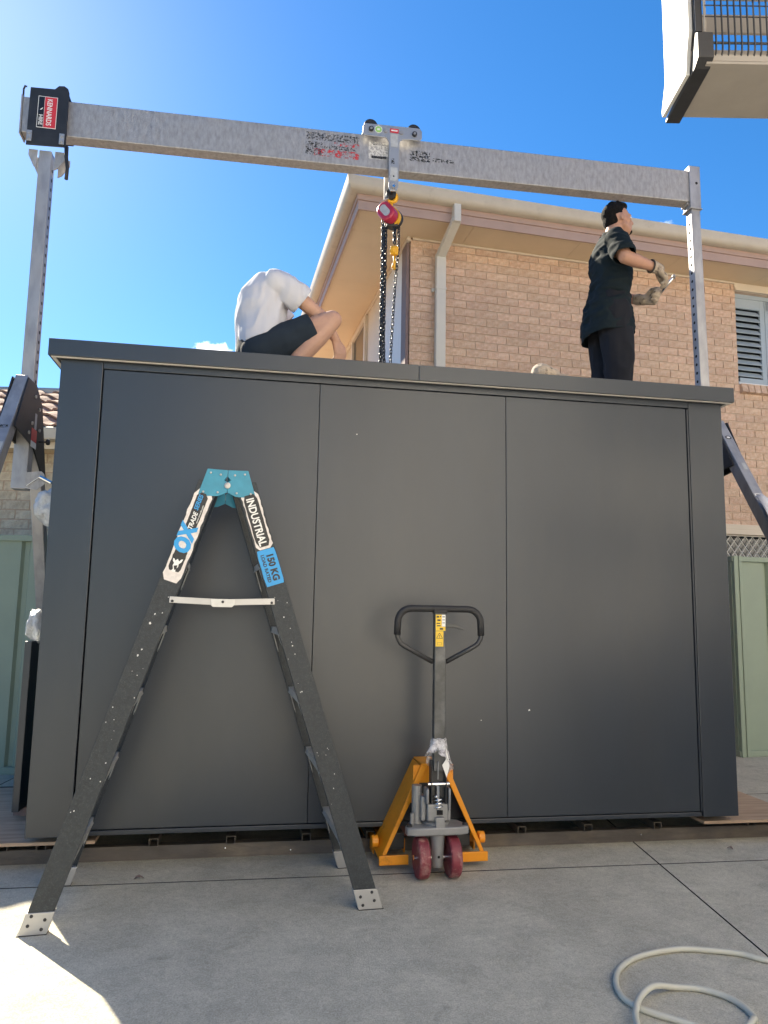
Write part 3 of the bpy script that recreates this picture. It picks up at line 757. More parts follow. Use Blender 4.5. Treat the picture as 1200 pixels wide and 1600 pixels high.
# gussets and clamp handles below the head
for x0, x1 in ((-0.60, -0.545), (-0.435, -0.362)):
    b = MB(); xi = x1 if x0 < -0.5 else x0; xo = x0 if x0 < -0.5 else x1
    b.prism([(xo, 4.20), (xi, 4.20), (xi, 4.07), (xi + (xo - xi) * 0.35, 4.085), (xo, 4.16)], (0, VB + 0.0, 0), (1, 0, 0), (0, 0, 1), (0, 0.012, 0)); b.build('gusset', 'aluminium', gan, bevel=0.002)
    b = MB(); b.prism([(xo, 4.20), (xi, 4.20), (xi, 4.07), (xi + (xo - xi) * 0.35, 4.085), (xo, 4.16)], (0, VB + 0.09, 0), (1, 0, 0), (0, 0, 1), (0, 0.012, 0)); b.build('gusset', 'aluminium', gan, bevel=0.002)
b = MB(); b.tube([(-0.352, VB - 0.05, 4.21), (-0.345, VB - 0.06, 4.13), (-0.332, VB - 0.065, 4.05), (-0.334, VB - 0.065, 3.975)], [0.014, 0.012, 0.011, 0.012], 8); b.build('clamp_handle', 'rubber_black', gan, smooth=True)
b = MB(); b.tube([(-0.535, VB + 0.11, 4.13), (-0.545, VB + 0.12, 4.06), (-0.548, VB + 0.12, 4.0)], 0.012, 8); b.build('clamp_handle', 'rubber_black', gan, smooth=True)
# telescopic posts with a row of pin holes
def post(u0, u1, v0, v1, z0, z1, hole_side, tilt=0.0):
    b = MB(); w = u1 - u0
    b.add([(u0, v0, z0), (u1, v0, z0), (u1, v1, z0), (u0, v1, z0), (u0 + tilt, v0, z1), (u1 + tilt, v0, z1), (u1 + tilt, v1, z1), (u0 + tilt, v1, z1)],
          [(0, 3, 2, 1), (4, 5, 6, 7), (0, 1, 5, 4), (1, 2, 6, 5), (2, 3, 7, 6), (3, 0, 4, 7)])
    p = b.build('post', 'aluminium_post', gan, bevel=0.005)
    z = z1 - 0.12; k = 0
    while z > z0 + 0.05:
        t = (z - z0) / (z1 - z0) * tilt
        x = (u1 if hole_side > 0 else u0) + t
        b = MB(); b.lathe([(0.0, 0), (0.0115, 0), (0.0115, 0.0012), (0, 0.0012)], (x, (v0 + v1) / 2, z), (hole_side, 0, 0), 10); b.build('pin_hole', 'hole_dark', p)
        z -= 0.066; k += 1
    return p
post(-0.528, -0.450, VB, VB + 0.085, 1.93, 4.20, 1, -0.006)
post(4.222, 4.296, VB + 0.0, VB + 0.075, 2.0, 4.33, -1, -0.034)
# right head: sleeve welded on the beam end
b = MB(); b.box(4.176, 4.266, VB - 0.012, VB + 0.09, 4.325, 4.672); b.box(4.168, 4.274, VB - 0.017, VB + 0.095, 4.318, 4.324); sl_ = b.build('head_sleeve', 'aluminium_post', gan, bevel=0.004)
b = MB(); b.lathe([(0, 0), (0.011, 0), (0.011, 0.001), (0, 0.001)], (4.232, VB - 0.0122, 4.53), (0, -1, 0), 12); b.build('pin_hole', 'hole_dark', sl_)
b = MB(); b.box(4.16, 4.176, VB + 0.01, VB + 0.09, 4.36, 4.63); b.build('weld_plate', 'aluminium', gan, bevel=0.003)
# legs: black side plates, front and rear legs, sleeve
def leg_set(u, flip, uo=0.0):
    ls = 0.075
    for s_ in (-1, 1):
        uu = u + s_ * (ls / 2 + 0.008) + (-0.005)
        b = MB(); b.prism([(VB - 0.15, 2.60), (VB + 0.02, 2.60), (VB + 0.17, 2.50), (VB + 0.36, 2.06), (VB + 0.33, 2.02), (VB + 0.05, 2.20), (VB - 0.33, 2.25)], (uu, 0, 0), (0, 1, 0), (0, 0, 1), (0.010, 0, 0))
        pl = b.build('leg_plate', 'steel_black', gan, bevel=0.002)
        if s_ == 1:
            x = uu + 0.0105
            if not flip:
                b = MB(); b.box(x, x + 0.0008, VB - 0.02, VB + 0.09, 2.235, 2.315); b.build('sticker_panel', 'sticker_red', pl)
                b = MB(); b.box(x, x + 0.0008, VB - 0.02, VB + 0.09, 2.195, 2.234); b.build('sticker_panel', 'sticker_white', pl)
                b = MB(); b.box(x, x + 0.0006, VB + 0.03, VB + 0.07, 2.317, 2.42); b.build('sticker_panel', 'sticker_grey', pl)
            for (yy, zz) in ((VB - 0.08, 2.27), (VB - 0.03, 2.34), (VB + 0.13, 2.33), (VB + 0.0, 2.52), (VB + 0.10, 2.46)):
                b = MB(); b.lathe([(0, 0), (0.012, 0), (0.012, 0.008), (0, 0.009)], (x, yy, zz), (1, 0, 0), 6); b.build('bolt', 'aluminium_bright', pl)
            b = MB(); b.cyl((x, VB + 0.15, 2.26), (x + 0.045, VB + 0.15, 2.26), 0.006, 8); b.lathe([(0, 0), (0.018, 0.0), (0.02, 0.01), (0.016, 0.02), (0, 0.02)], (x + 0.045, VB + 0.15, 2.26), (1, 0, 0), 12); b.build('locking_pin', 'steel_black', pl, smooth=False)
    fl = MB(); top = Vector((u, VB - 0.085, 2.60)); d = Vector((0, -1.0, -1.56)).normalized()
    bot = top + d * (2.52 / abs(d.z))
    fl.bar(top, bot, ls, 0.085, (0, 0, 1)); lg = fl.build('leg', 'aluminium_post', gan, bevel=0.005)
    rl = MB(); top2 = Vector((u, VB + 0.16, 2.47)); d2_ = Vector((0, 1.0, -2.25)).normalized(); bot2 = top2 + d2_ * (2.39 / abs(d2_.z))
    rl.bar(top2, bot2, ls, 0.085, (0, 0, 1)); rg = rl.build('leg', 'aluminium_post', gan, bevel=0.005)
    for (bt, par) in ((bot, lg), (bot2, rg)):
        b = MB(); b.lathe([(0, -0.022), (0.07, -0.022), (0.075, -0.01), (0.075, 0.01), (0.07, 0.022), (0, 0.022)], (bt.x, bt.y, 0.076), (1, 0, 0), 20); b.build('castor', 'rubber_black', par, smooth=False)
        b = MB(); b.box(bt.x - 0.035, bt.x - 0.024, bt.y - 0.035, bt.y + 0.035, 0.06, 0.2); b.box(bt.x + 0.024, bt.x + 0.035, bt.y - 0.035, bt.y + 0.035, 0.06, 0.2); b.build('castor_fork', 'aluminium', par)
    # sticker on the front face of the front leg
    nn = Vector((0, -1.56, 1.0)).normalized(); 
    def on_leg(t, w, h, m, off=0.0):
        c = top + d * t + nn * 0.0432 + Vector((off, 0, 0)); ex = Vector((1, 0, 0)); ey = -d
        b = MB(); b.prism([(-w, -h), (w, -h), (w, h), (-w, h)], c, ex, ey, nn * 0.0008); b.build('sticker_panel', m, lg)
    if not flip:
        on_leg(0.46, 0.024, 0.014, 'worn_black'); on_leg(0.62, 0.012, 0.034, 'sticker_grey', 0.018)
    else:
        c = top + d * 0.18 + nn * 0.0435
        b = MB(); ring = [(0.024 * math.cos(t * math.pi / 8), 0.017 * math.sin(t * math.pi / 8)) for t in range(16)]; b.prism(ring, c, (1, 0, 0), -d, nn * 0.0007); b.build('sticker_panel', 'steel_black', lg)
        b = MB(); ring = [(0.014 * math.cos(t * math.pi / 8), 0.009 * math.sin(t * math.pi / 8)) for t in range(16)]; b.prism(ring, c + nn * 0.0008, (1, 0, 0), -d, nn * 0.0007); b.build('sticker_panel', 'sticker_white', lg)
        on_leg(0.46, 0.013, 0.03, 'sticker_grey', 0.008); on_leg(0.74, 0.03, 0.028, 'sticker_white'); 
        b = MB(); cc = top + d * 0.735 + nn * 0.0442; b.prism([(-0.02, -0.004), (0.02, -0.004), (0.02, 0.004), (-0.02, 0.004)], cc, (1, 0, 0), -d, nn * 0.0005); b.prism([(-0.02, 0.010), (0.016, 0.010), (0.016, 0.016), (-0.02, 0.016)], cc, (1, 0, 0), -d, nn * 0.0005); b.build('sticker_print', 'steel_black', lg)
    return lg
leg_set(-0.484, False)
leg_set(4.262, True)
# bracket with tee handle at the foot of the left post
b = MB(); b.prism([(-0.452, 1.93), (-0.452, 2.03), (-0.36, 2.04), (-0.34, 2.02), (-0.335, 1.96), (-0.38, 1.92)], (0, VB - 0.006, 0), (1, 0, 0), (0, 0, 1), (0, 0.006, 0)); br = b.build('pin_bracket', 'aluminium', gan)
b = MB(); b.cyl((-0.36, VB - 0.03, 2.0), (-0.29, VB - 0.03, 1.965), 0.012, 10); b.build('pin', 'chrome', br)
b = MB(); b.tube([(-0.44, VB - 0.012, 1.945), (-0.37, VB - 0.014, 2.0)], 0.003, 6); b.build('pin_lanyard', 'sticker_white', br)
b = MB(); b.box(-0.535, -0.445, VB - 0.006, VB + 0.09, 1.925, 2.3); b.build('post_sleeve', 'aluminium_post', gan, bevel=0.004)
# worn stencils on the beam
def beam_decal(u0, u1, z0, z1, m):
    b = MB(); k = (bz(1) - bz(0))
    b.add([(u0, VB - 0.0012, z0 + k * u0 + bz(0)), (u1, VB - 0.0012, z0 + k * u1 + bz(0)), (u1, VB - 0.0012, z1 + k * u1 + bz(0)), (u0, VB - 0.0012, z1 + k * u0 + bz(0)),
           (u0, VB - 0.0006, z0 + k * u0 + bz(0)), (u1, VB - 0.0006, z0 + k * u1 + bz(0)), (u1, VB - 0.0006, z1 + k * u1 + bz(0)), (u0, VB - 0.0006, z1 + k * u0 + bz(0))], [(0, 1, 2, 3), (0, 4, 5, 1), (1, 5, 6, 2), (2, 6, 7, 3), (3, 7, 4, 0)])
    b.build('worn_marking', m, gan)
beam_decal(1.22, 1.60, 0.045, 0.10, 'worn_black'); beam_decal(1.22, 1.34, -0.07, 0.03, 'worn_black'); beam_decal(1.42, 1.60, 0.015, 0.043, 'worn_red'); beam_decal(1.28, 1.60, -0.075, -0.02, 'worn_red'); beam_decal(1.35, 1.58, -0.018, 0.013, 'worn_black')
beam_decal(1.67, 1.81, -0.055, 0.075, 'worn_white'); beam_decal(1.69, 1.80, -0.05, -0.03, 'steel_black'); beam_decal(1.70, 1.80, 0.052, 0.06, 'worn_black')
beam_decal(1.97, 2.12, -0.04, 0.045, 'worn_black'); beam_decal(1.975, 2.115, -0.035, 0.04, 'worn_black'); beam_decal(2.14, 2.30, -0.03, 0.0, 'worn_black')

# ------------------------------------------------------------------ beam trolley
tro = thing('beam_trolley', 'silver T shaped trolley riding on the gantry beam above the hoist', 'trolley', (SX, SY, 0), YAW)
def tz(u, dz): return bz(u) + dz
for v0 in (VB - 0.052, VB + 0.142):
    U = 1.842; zc = bz(U)
    poly = [(-0.215, 0.085), (-0.225, 0.10), (-0.222, 0.16), (-0.205, 0.178), (0.165, 0.187), (0.19, 0.185), (0.206, 0.165), (0.206, 0.11), (0.19, 0.092), (0.12, 0.092), (0.065, 0.085), (0.042, 0.062), (0.038, -0.285), (0.025, -0.315), (-0.018, -0.318), (-0.032, -0.29), (-0.034, 0.055), (-0.055, 0.085)]
    b = MB(); b.prism(poly, (U, v0, zc), (1, 0, 0), (0, 0, 1), (0, 0.01, 0)); pl = b.build('side_plate', 'aluminium_bright', tro, bevel=0.002)
    if v0 < VB:
        y = v0 - 0.0008
        def disc(x, z, r, m, t=0.001, nm='bolt', n=16, par=pl):
            b = MB(); b.lathe([(0, 0), (r, 0), (r, t), (0, t)], (U + x, y, zc + z), (0, -1, 0), n); return b.build(nm, m, par)
        for x in (-0.165, 0.15): disc(x, 0.135, 0.018, 'steel_black', 0.012); disc(x, 0.135, 0.009, 'aluminium', 0.016)
        for x in (-0.06, 0.055): disc(x, 0.135, 0.014, 'aluminium', 0.006)
        disc(-0.112, 0.14, 0.028, 'sticker_white', 0.001, 'sticker_disc', 24); disc(-0.112, 0.14, 0.024, 'sticker_green', 0.0018, 'sticker_disc', 24)
        b = MB(); b.box(U - 0.122, U - 0.103, y - 0.0026, y - 0.0019, zc + 0.134, zc + 0.147); b.build('sticker_mark', 'sticker_white', pl)
        b = MB(); b.box(U - 0.028, U + 0.034, y - 0.001, y, zc + 0.127, zc + 0.16); b.build('sticker_panel', 'sticker_red', pl)
        b = MB(); b.box(U - 0.020, U + 0.026, y - 0.0016, y - 0.001, zc + 0.14, zc + 0.15); b.build('sticker_mark', 'sticker_white', pl)
        b = MB(); b.box(U - 0.024, U + 0.030, y - 0.001, y, zc + 0.02, zc + 0.12); b.build('sticker_panel', 'sticker_grey', pl)
        b = MB(); b.box(U - 0.022, U + 0.030, y - 0.001, y, zc - 0.24, zc - 0.14); b.build('sticker_panel', 'sticker_grey', pl)
        b = MB(); b.box(U - 0.014, U + 0.008, y - 0.001, y, zc - 0.11, zc - 0.07); b.build('sticker_panel', 'worn_black', pl)
        disc(0.003, -0.205, 0.006, 'hole_dark', 0.0016); disc(0.003, -0.285, 0.019, 'aluminium', 0.010, n=6); disc(0.003, -0.285, 0.010, 'chrome', 0.014)
for x in (-0.165, 0.15):
    for v0 in (VB - 0.034, VB + 0.085):
        b = MB(); b.lathe([(0, 0), (0.048, 0), (0.05, 0.008), (0.05, 0.045), (0, 0.046)], (1.842 + x, v0, bz(1.842) + 0.1285 + 0.0505), (0, 1, 0), 24); b.build('wheel', 'rubber_black', tro)
b = MB(); b.cyl((1.845, VB - 0.041, bz(1.842) - 0.285), (1.845, VB + 0.142, bz(1.842) - 0.285), 0.014, 12); b.build('axle', 'steel_black', tro)
b = MB(); b.lathe([(0.016, -0.02), (0.036, -0.02), (0.036, 0.02), (0.016, 0.02)], (1.845, VB + 0.05, bz(1.842) - 0.285), (0, 1, 0), 18); b.build('hook_eye', 'steel_black', tro)

# ------------------------------------------------------------------ chain hoist
hoi = thing('chain_hoist', 'red and yellow hand chain hoist hanging from the beam trolley', 'hoist', S(1.845, VB + 0.05, 0), YAW)
zt_ = bz(1.842) - 0.285
def P(u, v, z): return Vector((u - 1.845, v - (VB + 0.05), z))
b = MB()
hk = []
for i in range(15):
    a = R(-60 + i * 18.5)
    hk.append(Vector((0.036 * math.sin(a + 0.2) + 0.006, 0.0, zt_ + 0.0 - 0.036 * math.cos(a + 0.2) - 0.02)))
b.tube(hk, [0.008 + 0.007 * math.sin(math.pi * i / 14) for i in range(15)], 10); b.build('top_hook', 'hoist_yellow', hoi, smooth=True)
b = MB(); b.cyl((0.004, 0, zt_ - 0.065), (0.0, 0, zt_ - 0.11), 0.014, 12); b.build('hook_shank', 'hoist_yellow', hoi, smooth=True)
b = MB(); b.bar((-0.012, 0, zt_ - 0.03), (-0.075, 0.01, zt_ - 0.062), 0.016, 0.006); b.bar((-0.075, 0.01, zt_ - 0.062), (-0.085, 0.01, zt_ - 0.09), 0.016, 0.006); b.build('safety_latch', 'aluminium_bright', hoi)
ax = Vector((-0.62, -0.74, 0.10)).normalized()           # cover faces left and to the front
c0 = Vector((-0.004, 0.0, zt_ - 0.165))
sx_ = ax.cross(Vector((0, 0, 1))).normalized(); sy_ = sx_.cross(ax).normalized()
def cap_poly(w, h, n=10):
    pts = []
    for i in range(n + 1): a = math.pi * i / n; pts.append((w * math.cos(a), h + w * math.sin(a)))
    for i in range(n + 1): a = math.pi + math.pi * i / n; pts.append((w * math.cos(a), -h + w * math.sin(a)))
    return pts
tl = R(-38); tx, ty = sx_ * math.cos(tl) + sy_ * math.sin(tl), sy_ * math.cos(tl) - sx_ * math.sin(tl)
b = MB(); b.prism(cap_poly(0.058, 0.026), c0 + ax * 0.075, tx, ty, -ax * 0.075); autosmooth(b.build('gear_cover', 'hoist_red', hoi, bevel=0.012))
b = MB(); b.prism(cap_poly(0.026, 0.03), c0 + ax * 0.076, tx, ty, ax * 0.001); b.build('rating_label', 'sticker_grey', hoi)
b = MB(); b.prism([(-0.03, -0.012), (0.03, -0.012), (0.03, 0.012), (-0.03, 0.012)], c0 + Vector((0.012, -0.06, -0.05)), (0.9, 0.3, 0.25), (-0.2, 0, 1), (0, -0.001, 0)); b.build('rating_label', 'sticker_red', hoi)
b = MB(); b.prism(cap_poly(0.066, 0.022), c0 - ax * 0.002, tx, ty, -ax * 0.03); autosmooth(b.build('side_frame', 'hoist_yellow', hoi, bevel=0.004))
b = MB(); b.lathe([(0, 0.034), (0.07, 0.034), (0.072, 0.045), (0.062, 0.052), (0.072, 0.06), (0.07, 0.075), (0, 0.08)], c0, -ax, 24); autosmooth(b.build('chain_wheel', 'steel_black', hoi))
b = MB(); b.box(-0.03, 0.05, -0.03, 0.03, zt_ - 0.255, zt_ - 0.225); b.build('chain_guide', 'steel_black', hoi, bevel=0.006)
def chain(pts, link, r, name, m='chain_steel', sw=0.55):
    """real interlocked links along a polyline"""
    b = MB(); pts = [Vector(p) for p in pts]
    segs = [(pts[i + 1] - pts[i]).length for i in range(len(pts) - 1)]; L = sum(segs); n = int(L / link)
    for k in range(n):
        s_ = (k + 0.5) * link; i = 0
        while i < len(segs) - 1 and s_ > segs[i]: s_ -= segs[i]; i += 1
        d = (pts[i + 1] - pts[i]).normalized(); c = pts[i] + d * s_
        c += Vector((math.sin(k * 2.3) * 0.0012, math.cos(k * 1.7) * 0.0012, 0))
        a0 = 0.5 + 0.15 * math.sin(k * 0.37)
        q = Vector((math.cos(a0), math.sin(a0), 0)) if k % 2 == 0 else Vector((-math.sin(a0), math.cos(a0), 0))
        x = (q - d * q.dot(d)).normalized()
        hl, w = link * 0.66 - link * sw * 0.5, link * sw * 0.62
        path = [c + d * (hl + w * math.sin(math.pi * j / 4)) + x * (w * math.cos(math.pi * j / 4)) for j in range(5)]
        path += [c - d * (hl + w * math.sin(math.pi * j / 4)) - x * (w * math.cos(math.pi * j / 4)) for j in range(5)]
        b.tube(path, r, 5, closed=True)
    o = b.build(name, m, hoi, smooth=True); tag(o, kind='stuff'); return o
zb = ROOFZ + 0.03
chain([(-0.058, -0.02, zt_ - 0.22), (-0.058, -0.02, zb + 0.4), (-0.035, -0.02, zb)], 0.026, 0.0047, 'hand_chain')
chain([(-0.028, 0.02, zt_ - 0.22), (-0.033, 0.015, zb + 0.6), (-0.012, 0.01, zb)], 0.026, 0.0047, 'hand_chain')
chain([(-0.045, 0.03, zt_ - 0.24), (-0.047, 0.03, zb + 0.5), (-0.052, 0.02, zb)], 0.026, 0.0047, 'hand_chain')
chain([(0.03, -0.01, zt_ - 0.245), (0.03, -0.01, zt_ - 0.40)], 0.026, 0.0055, 'load_chain')
chain([(0.062, 0.0, zt_ - 0.23), (0.062, 0.0, zt_ - 0.42), (0.045, 0.0, zt_ - 0.62), (0.028, 0, zt_ - 0.95), (0.0, 0, zb)], 0.026, 0.0034, 'load_chain')
b = MB(); b.lathe([(0, -0.022), (0.026, -0.02), (0.034, 0), (0.026, 0.02), (0, 0.022)], (0.026, -0.01, zt_ - 0.43), (0.6, -0.8, 0), 14); b.box(0.002, 0.058, -0.022, 0.006, zt_ - 0.462, zt_ - 0.40); autosmooth(b.build('bottom_block', 'hoist_yellow', hoi, bevel=0.004))
b = MB(); hk = [Vector((0.03 + 0.004 * math.sin(i), -0.008 + 0.030 * math.sin(R(-20 + i * 21)), zt_ - 0.535 - 0.030 * math.cos(R(-20 + i * 21)))) for i in range(11)]
b.tube([Vector((0.03, -0.008, zt_ - 0.46)), Vector((0.03, -0.008, zt_ - 0.49)), Vector((0.03, -0.024, zt_ - 0.51))] + hk, [0.008, 0.008, 0.009] + [0.010] * 8 + [0.009, 0.007, 0.004], 8); b.build('bottom_hook', 'hoist_yellow', hoi, smooth=True)

# ------------------------------------------------------------------ step ladder
LY = 0.2313
lad = thing('step_ladder', 'black double sided step ladder with blue top cap and worn stickers', 'ladder', (-1.306, 2.9, 0), LY)
LW, LH, SPAN = 0.525, 1.785, 1.355
WEB, TH = 0.088, 0.030
def stile_pts(side, far, t):
    """centre of the stile at height fraction t (0 foot, 1 hinge)"""
    x0 = 0.031 if side < 0 else SPAN - 0.040
    x1 = SPAN / 2 + side * 0.066 - 0.012
    y0 = 0.0 if not far else LW
    y1 = 0.085 if not far else LW - 0.085
    return Vector((x0 + (x1 - x0) * t, y0 + (y1 - y0) * t, LH * t))
stiles = {}
for side in (-1, 1):
    for far in (0, 1):
        p0, p1 = stile_pts(side, far, 0.0), stile_pts(side, far, 0.985)
        d = (p1 - p0).normalized(); inn = Vector((0, 1 if not far else -1, 0))
        ac = d.cross(Vector((0, 1, 0))).normalized()            # across the web
        nn = ac.cross(d).normalized()
        if nn.dot(inn) < 0: nn = -nn
        b = MB()
        # channel section: web + two flanges turned inward, ends cut level
        def ring(p, k):
            w, t = WEB / 2, 0.004
            prof = [(-w, 0), (w, 0), (w, TH), (w - t, TH), (w - t, t), (-w + t, t), (-w + t, TH), (-w, TH)]
            out = []
            for (a, n_) in prof:
                q = p + ac * a + nn * n_
                q = q + d * ((p.z - q.z) / d.z)
                out.append(q)
            return out
        r0, r1 = ring(p0, 0), ring(p1, 1); n = 8
        b.add(r0 + r1, [(7, 6, 5, 4, 3, 2, 1, 0), tuple(range(8, 16))] + [(i, (i + 1) % n, (i + 1) % n + n, i + n) for i in range(n)])
        st = b.build('stile', 'ladder_fibre', lad, bevel=0.0015)
        stiles[(side, far)] = (p0, d, ac, nn, st)
        # foot shoe
        b = MB(); w = WEB / 2 + 0.004
        def lev(p, a, n_): q = p + ac * a + nn * n_; return q + d * ((p.z - q.z) / d.z)
        pa_, pb_ = p0 + d * 0.002, p0 + d * 0.082
        vs = []
        for p in (pa_, pb_): vs += [lev(p, -w, -0.004), lev(p, w, -0.004), lev(p, w, TH + 0.003), lev(p, -w, TH + 0.003)]
        b.add(vs, [(3, 2, 1, 0), (4, 5, 6, 7), (0, 1, 5, 4), (1, 2, 6, 5), (2, 3, 7, 6), (3, 0, 4, 7)])
        sh_ = b.build('foot_shoe', 'aluminium_bright', st, bevel=0.002)
        b = MB(); vs = []
        for z in (-0.006, 0.0025):
            p = p0 + d * (z / d.z)
            vs += [lev(p, -w - .002, -0.006), lev(p, w + .002, -0.006), lev(p, w + .002, TH + 0.005), lev(p, -w - .002, TH + 0.005)]
        vs = [Vector((v.x, v.y, max(v.z, 0.0))) for v in vs]
        b.add(vs, [(3, 2, 1, 0), (4, 5, 6, 7), (0, 1, 5, 4), (1, 2, 6, 5), (2, 3, 7, 6), (3, 0, 4, 7)]); b.build('foot_pad', 'rubber_black', st)
        for a in (-0.024, 0.026):
            for h in (0.028, 0.062):
                b = MB(); b.lathe([(0, 0), (0.0065, 0), (0.005, 0.003), (0, 0.0035)], p0 + d * h + ac * a - nn * 0.004, -nn, 10); b.build('rivet', 'steel_black', st)
# treads on both sides
for side in (-1, 1):
    for k in range(1, 6):
        t = k * 0.158
        pn, pf = stile_pts(side, 0, t), stile_pts(side, 1, t)
        dn = stiles[(side, 0)][1]
        y0, y1 = pn.y + 0.006, pf.y - 0.006
        xo = pn.x; dp_ = 0.078
        b = MB(); b.box(xo - dp_ / 2, xo + dp_ / 2, y0, y1, pn.z - 0.004, pn.z)
        for e in (-1, 1): b.box(xo + e * dp_ / 2 - (0.003 if e > 0 else 0), xo + e * dp_ / 2 + (0 if e > 0 else 0.003), y0, y1, pn.z - 0.028, pn.z - 0.004)
        tr = b.build('tread', 'tread_alu', lad)
        # diagonal braces below the tread ends
        for (ya, yb) in ((y0 + 0.002, y0 + 0.075), (y1 - 0.002, y1 - 0.075)):
            inx = xo - side * (dp_ / 2 + 0.001)
            zlow = pn.z - 0.115
            xl = stile_pts(side, 0, zlow / LH).x - side * (WEB / 2 - 0.004)
            b = MB(); b.bar((xl, ya, zlow), (inx, yb, pn.z - 0.01), 0.020, 0.003, (1, 0, 0)); b.build('brace', 'tread_alu', tr)
# hinge cap (near and far) and hinge pins
cx = SPAN / 2 - 0.012
for (y, s_) in ((0.085, -1), (LW - 0.085, 1)):
    y_ = y + s_ * 0.006
    for sg in (-1, 1):
        poly = [(sg * 0.004, 0.0), (sg * 0.004, -0.022), (sg * 0.014, -0.062), (sg * 0.004, -0.085), (sg * 0.03, -0.118), (sg * 0.118, -0.122), (sg * 0.088, 0.002)]
        poly = [(0.001 * sg, 0.0), (0.001 * sg, -0.028), (sg * 0.014, -0.045), (sg * 0.001, -0.052), (sg * 0.001, -0.098), (sg * 0.036, -0.115), (sg * 0.124, -0.119), (sg * 0.086, 0.002)]
        if sg > 0: poly = poly[::-1]
        b = MB(); b.prism(poly, (cx, y_, LH + 0.018), (1, 0, 0), (0, 0, 1), (0, -s_ * 0.006 if False else s_ * -0.005, 0)); cp = b.build('hinge_plate', 'ladder_cap', lad, bevel=0.0012)
        for (a, z) in ((0.03, -0.022), (0.072, -0.016), (0.04, -0.10), (0.10, -0.10)):
            b = MB(); b.lathe([(0, 0), (0.005, 0), (0.004, 0.002), (0, 0.0025)], (cx + sg * a, y_ + (s_ * 0.0005 if s_ > 0 else -0.0055), LH + 0.018 + z), (0, s_, 0), 8); b.build('rivet', 'aluminium_bright', cp)
    b = MB(); b.lathe([(0, 0), (0.013, 0), (0.013, 0.004), (0.006, 0.006), (0, 0.006)], (cx, y_ + (0 if s_ > 0 else -0.005), LH + 0.018 - 0.068), (0, s_, 0), 16); b.build('hinge_pin', 'aluminium_bright', lad)
for sg in (-1, 1):
    b = MB(); b.box(cx + (sg * 0.004 if sg > 0 else -0.082), cx + (0.082 if sg > 0 else -0.004), 0.085, LW - 0.085, LH - 0.004, LH + 0.017); b.build('top_tray', 'ladder_cap', lad, bevel=0.003)
# spreader bars with centre knuckle
for (far, y) in ((0, 0.052), (1, LW - 0.052)):
    t = 1.235 / LH
    xa, xb = stile_pts(-1, far, t).x + 0.040, stile_pts(1, far, t).x - 0.040; z = 1.238
    b = MB(); b.bar((xa - 0.012, y, z + 0.006), ((xa + xb) / 2, y, z - 0.002), 0.004, 0.026); b.build('spreader_bar', 'aluminium_bright', lad, bevel=0.001)
    b = MB(); b.bar(((xa + xb) / 2, y, z - 0.002), (xb + 0.012, y, z + 0.006), 0.004, 0.026); b.build('spreader_bar', 'aluminium_bright', lad, bevel=0.001)
    m_ = (xa + xb) / 2
    b = MB(); b.prism([(-0.046, -0.012), (-0.038, -0.02), (0.038, -0.02), (0.048, -0.010), (0.05, 0.014), (-0.05, 0.014)], (m_, y - 0.004, z - 0.002), (1, 0, 0), (0, 0, 1), (0, -0.004, 0)); b.build('spreader_knuckle', 'tread_alu', lad, bevel=0.001)
    for x in (m_, xa, xb):
        b = MB(); b.lathe([(0, 0), (0.006, 0), (0.005, 0.003), (0, 0.003)], (x, y - 0.0085 if x == m_ else y - 0.002, z), (0, -1, 0), 10); b.build('rivet', 'steel_black', lad)
# stickers on the near stiles
def on_stile(side, h, poly, m, off=0.0006, name='sticker_panel', parent=None):
    p0, d, ac, nn, st = stiles[(side, 0)]
    up = d; across = ac if ac.x > 0 else -ac
    b = MB(); b.prism(poly, p0 + d * h - nn * off, across, up, -nn * 0.0006); return b.build(name, m, parent or st)
def text_stile(side, h, a, body, size, m, down, off, bold=0.0, sx=1.0, shear=0.0):
    p0, d, ac, nn, st = stiles[(side, 0)]; across = ac if ac.x > 0 else -ac
    ex, ey = (-d, across) if down else (d, -across)
    return text(body, size, m, st, p0 + d * h + across * a - nn * off, ex, ey, bold=bold, sx=sx, shear=shear)
rg_ = random.Random(3)
def ragged(w0, w1, h0, h1, j=0.003, n=16, cut=0.012):
    pts = []
    for i in range(n + 1): pts.append((w1 - abs(rg_.uniform(0, j)) - (cut if i in (0, n) else 0), h0 + (h1 - h0) * i / n))
    for i in range(n + 1): pts.append((w0 + abs(rg_.uniform(0, j)) + (cut if i in (0, n) else 0), h1 - (h1 - h0) * i / n))
    return pts
HH = 1.80 / stiles[(-1, 0)][1].z
on_stile(-1, 0, ragged(-0.043, 0.040, 1.385, 1.795, 0.006), 'label_peel', 0.0005)
on_stile(-1, 0, ragged(-0.027, 0.022, 1.615, 1.782, 0.002, 10, 0.014), 'sticker_black', 0.0014)
on_stile(-1, 0, ragged(-0.030, 0.026, 1.43, 1.53, 0.003, 8, 0.006), 'sticker_black', 0.0014)
text_stile(-1, 1.568, -0.004, 'OX', 0.088, 'sticker_blue', False, 0.0026, bold=0.006, sx=0.86, shear=0.15)
text_stile(-1, 1.653, -0.003, 'TRADE', 0.026, 'sticker_white', False, 0.0026, bold=0.0008, sx=0.95, shear=0.2)
text_stile(-1, 1.736, -0.008, 'SERIES', 0.026, 'sticker_blue', False, 0.0026, bold=0.0006, sx=0.95, shear=0.2)
text_stile(-1, 1.69, 0.014, 'www.oxtools.com', 0.011, 'sticker_white', False, 0.0026)
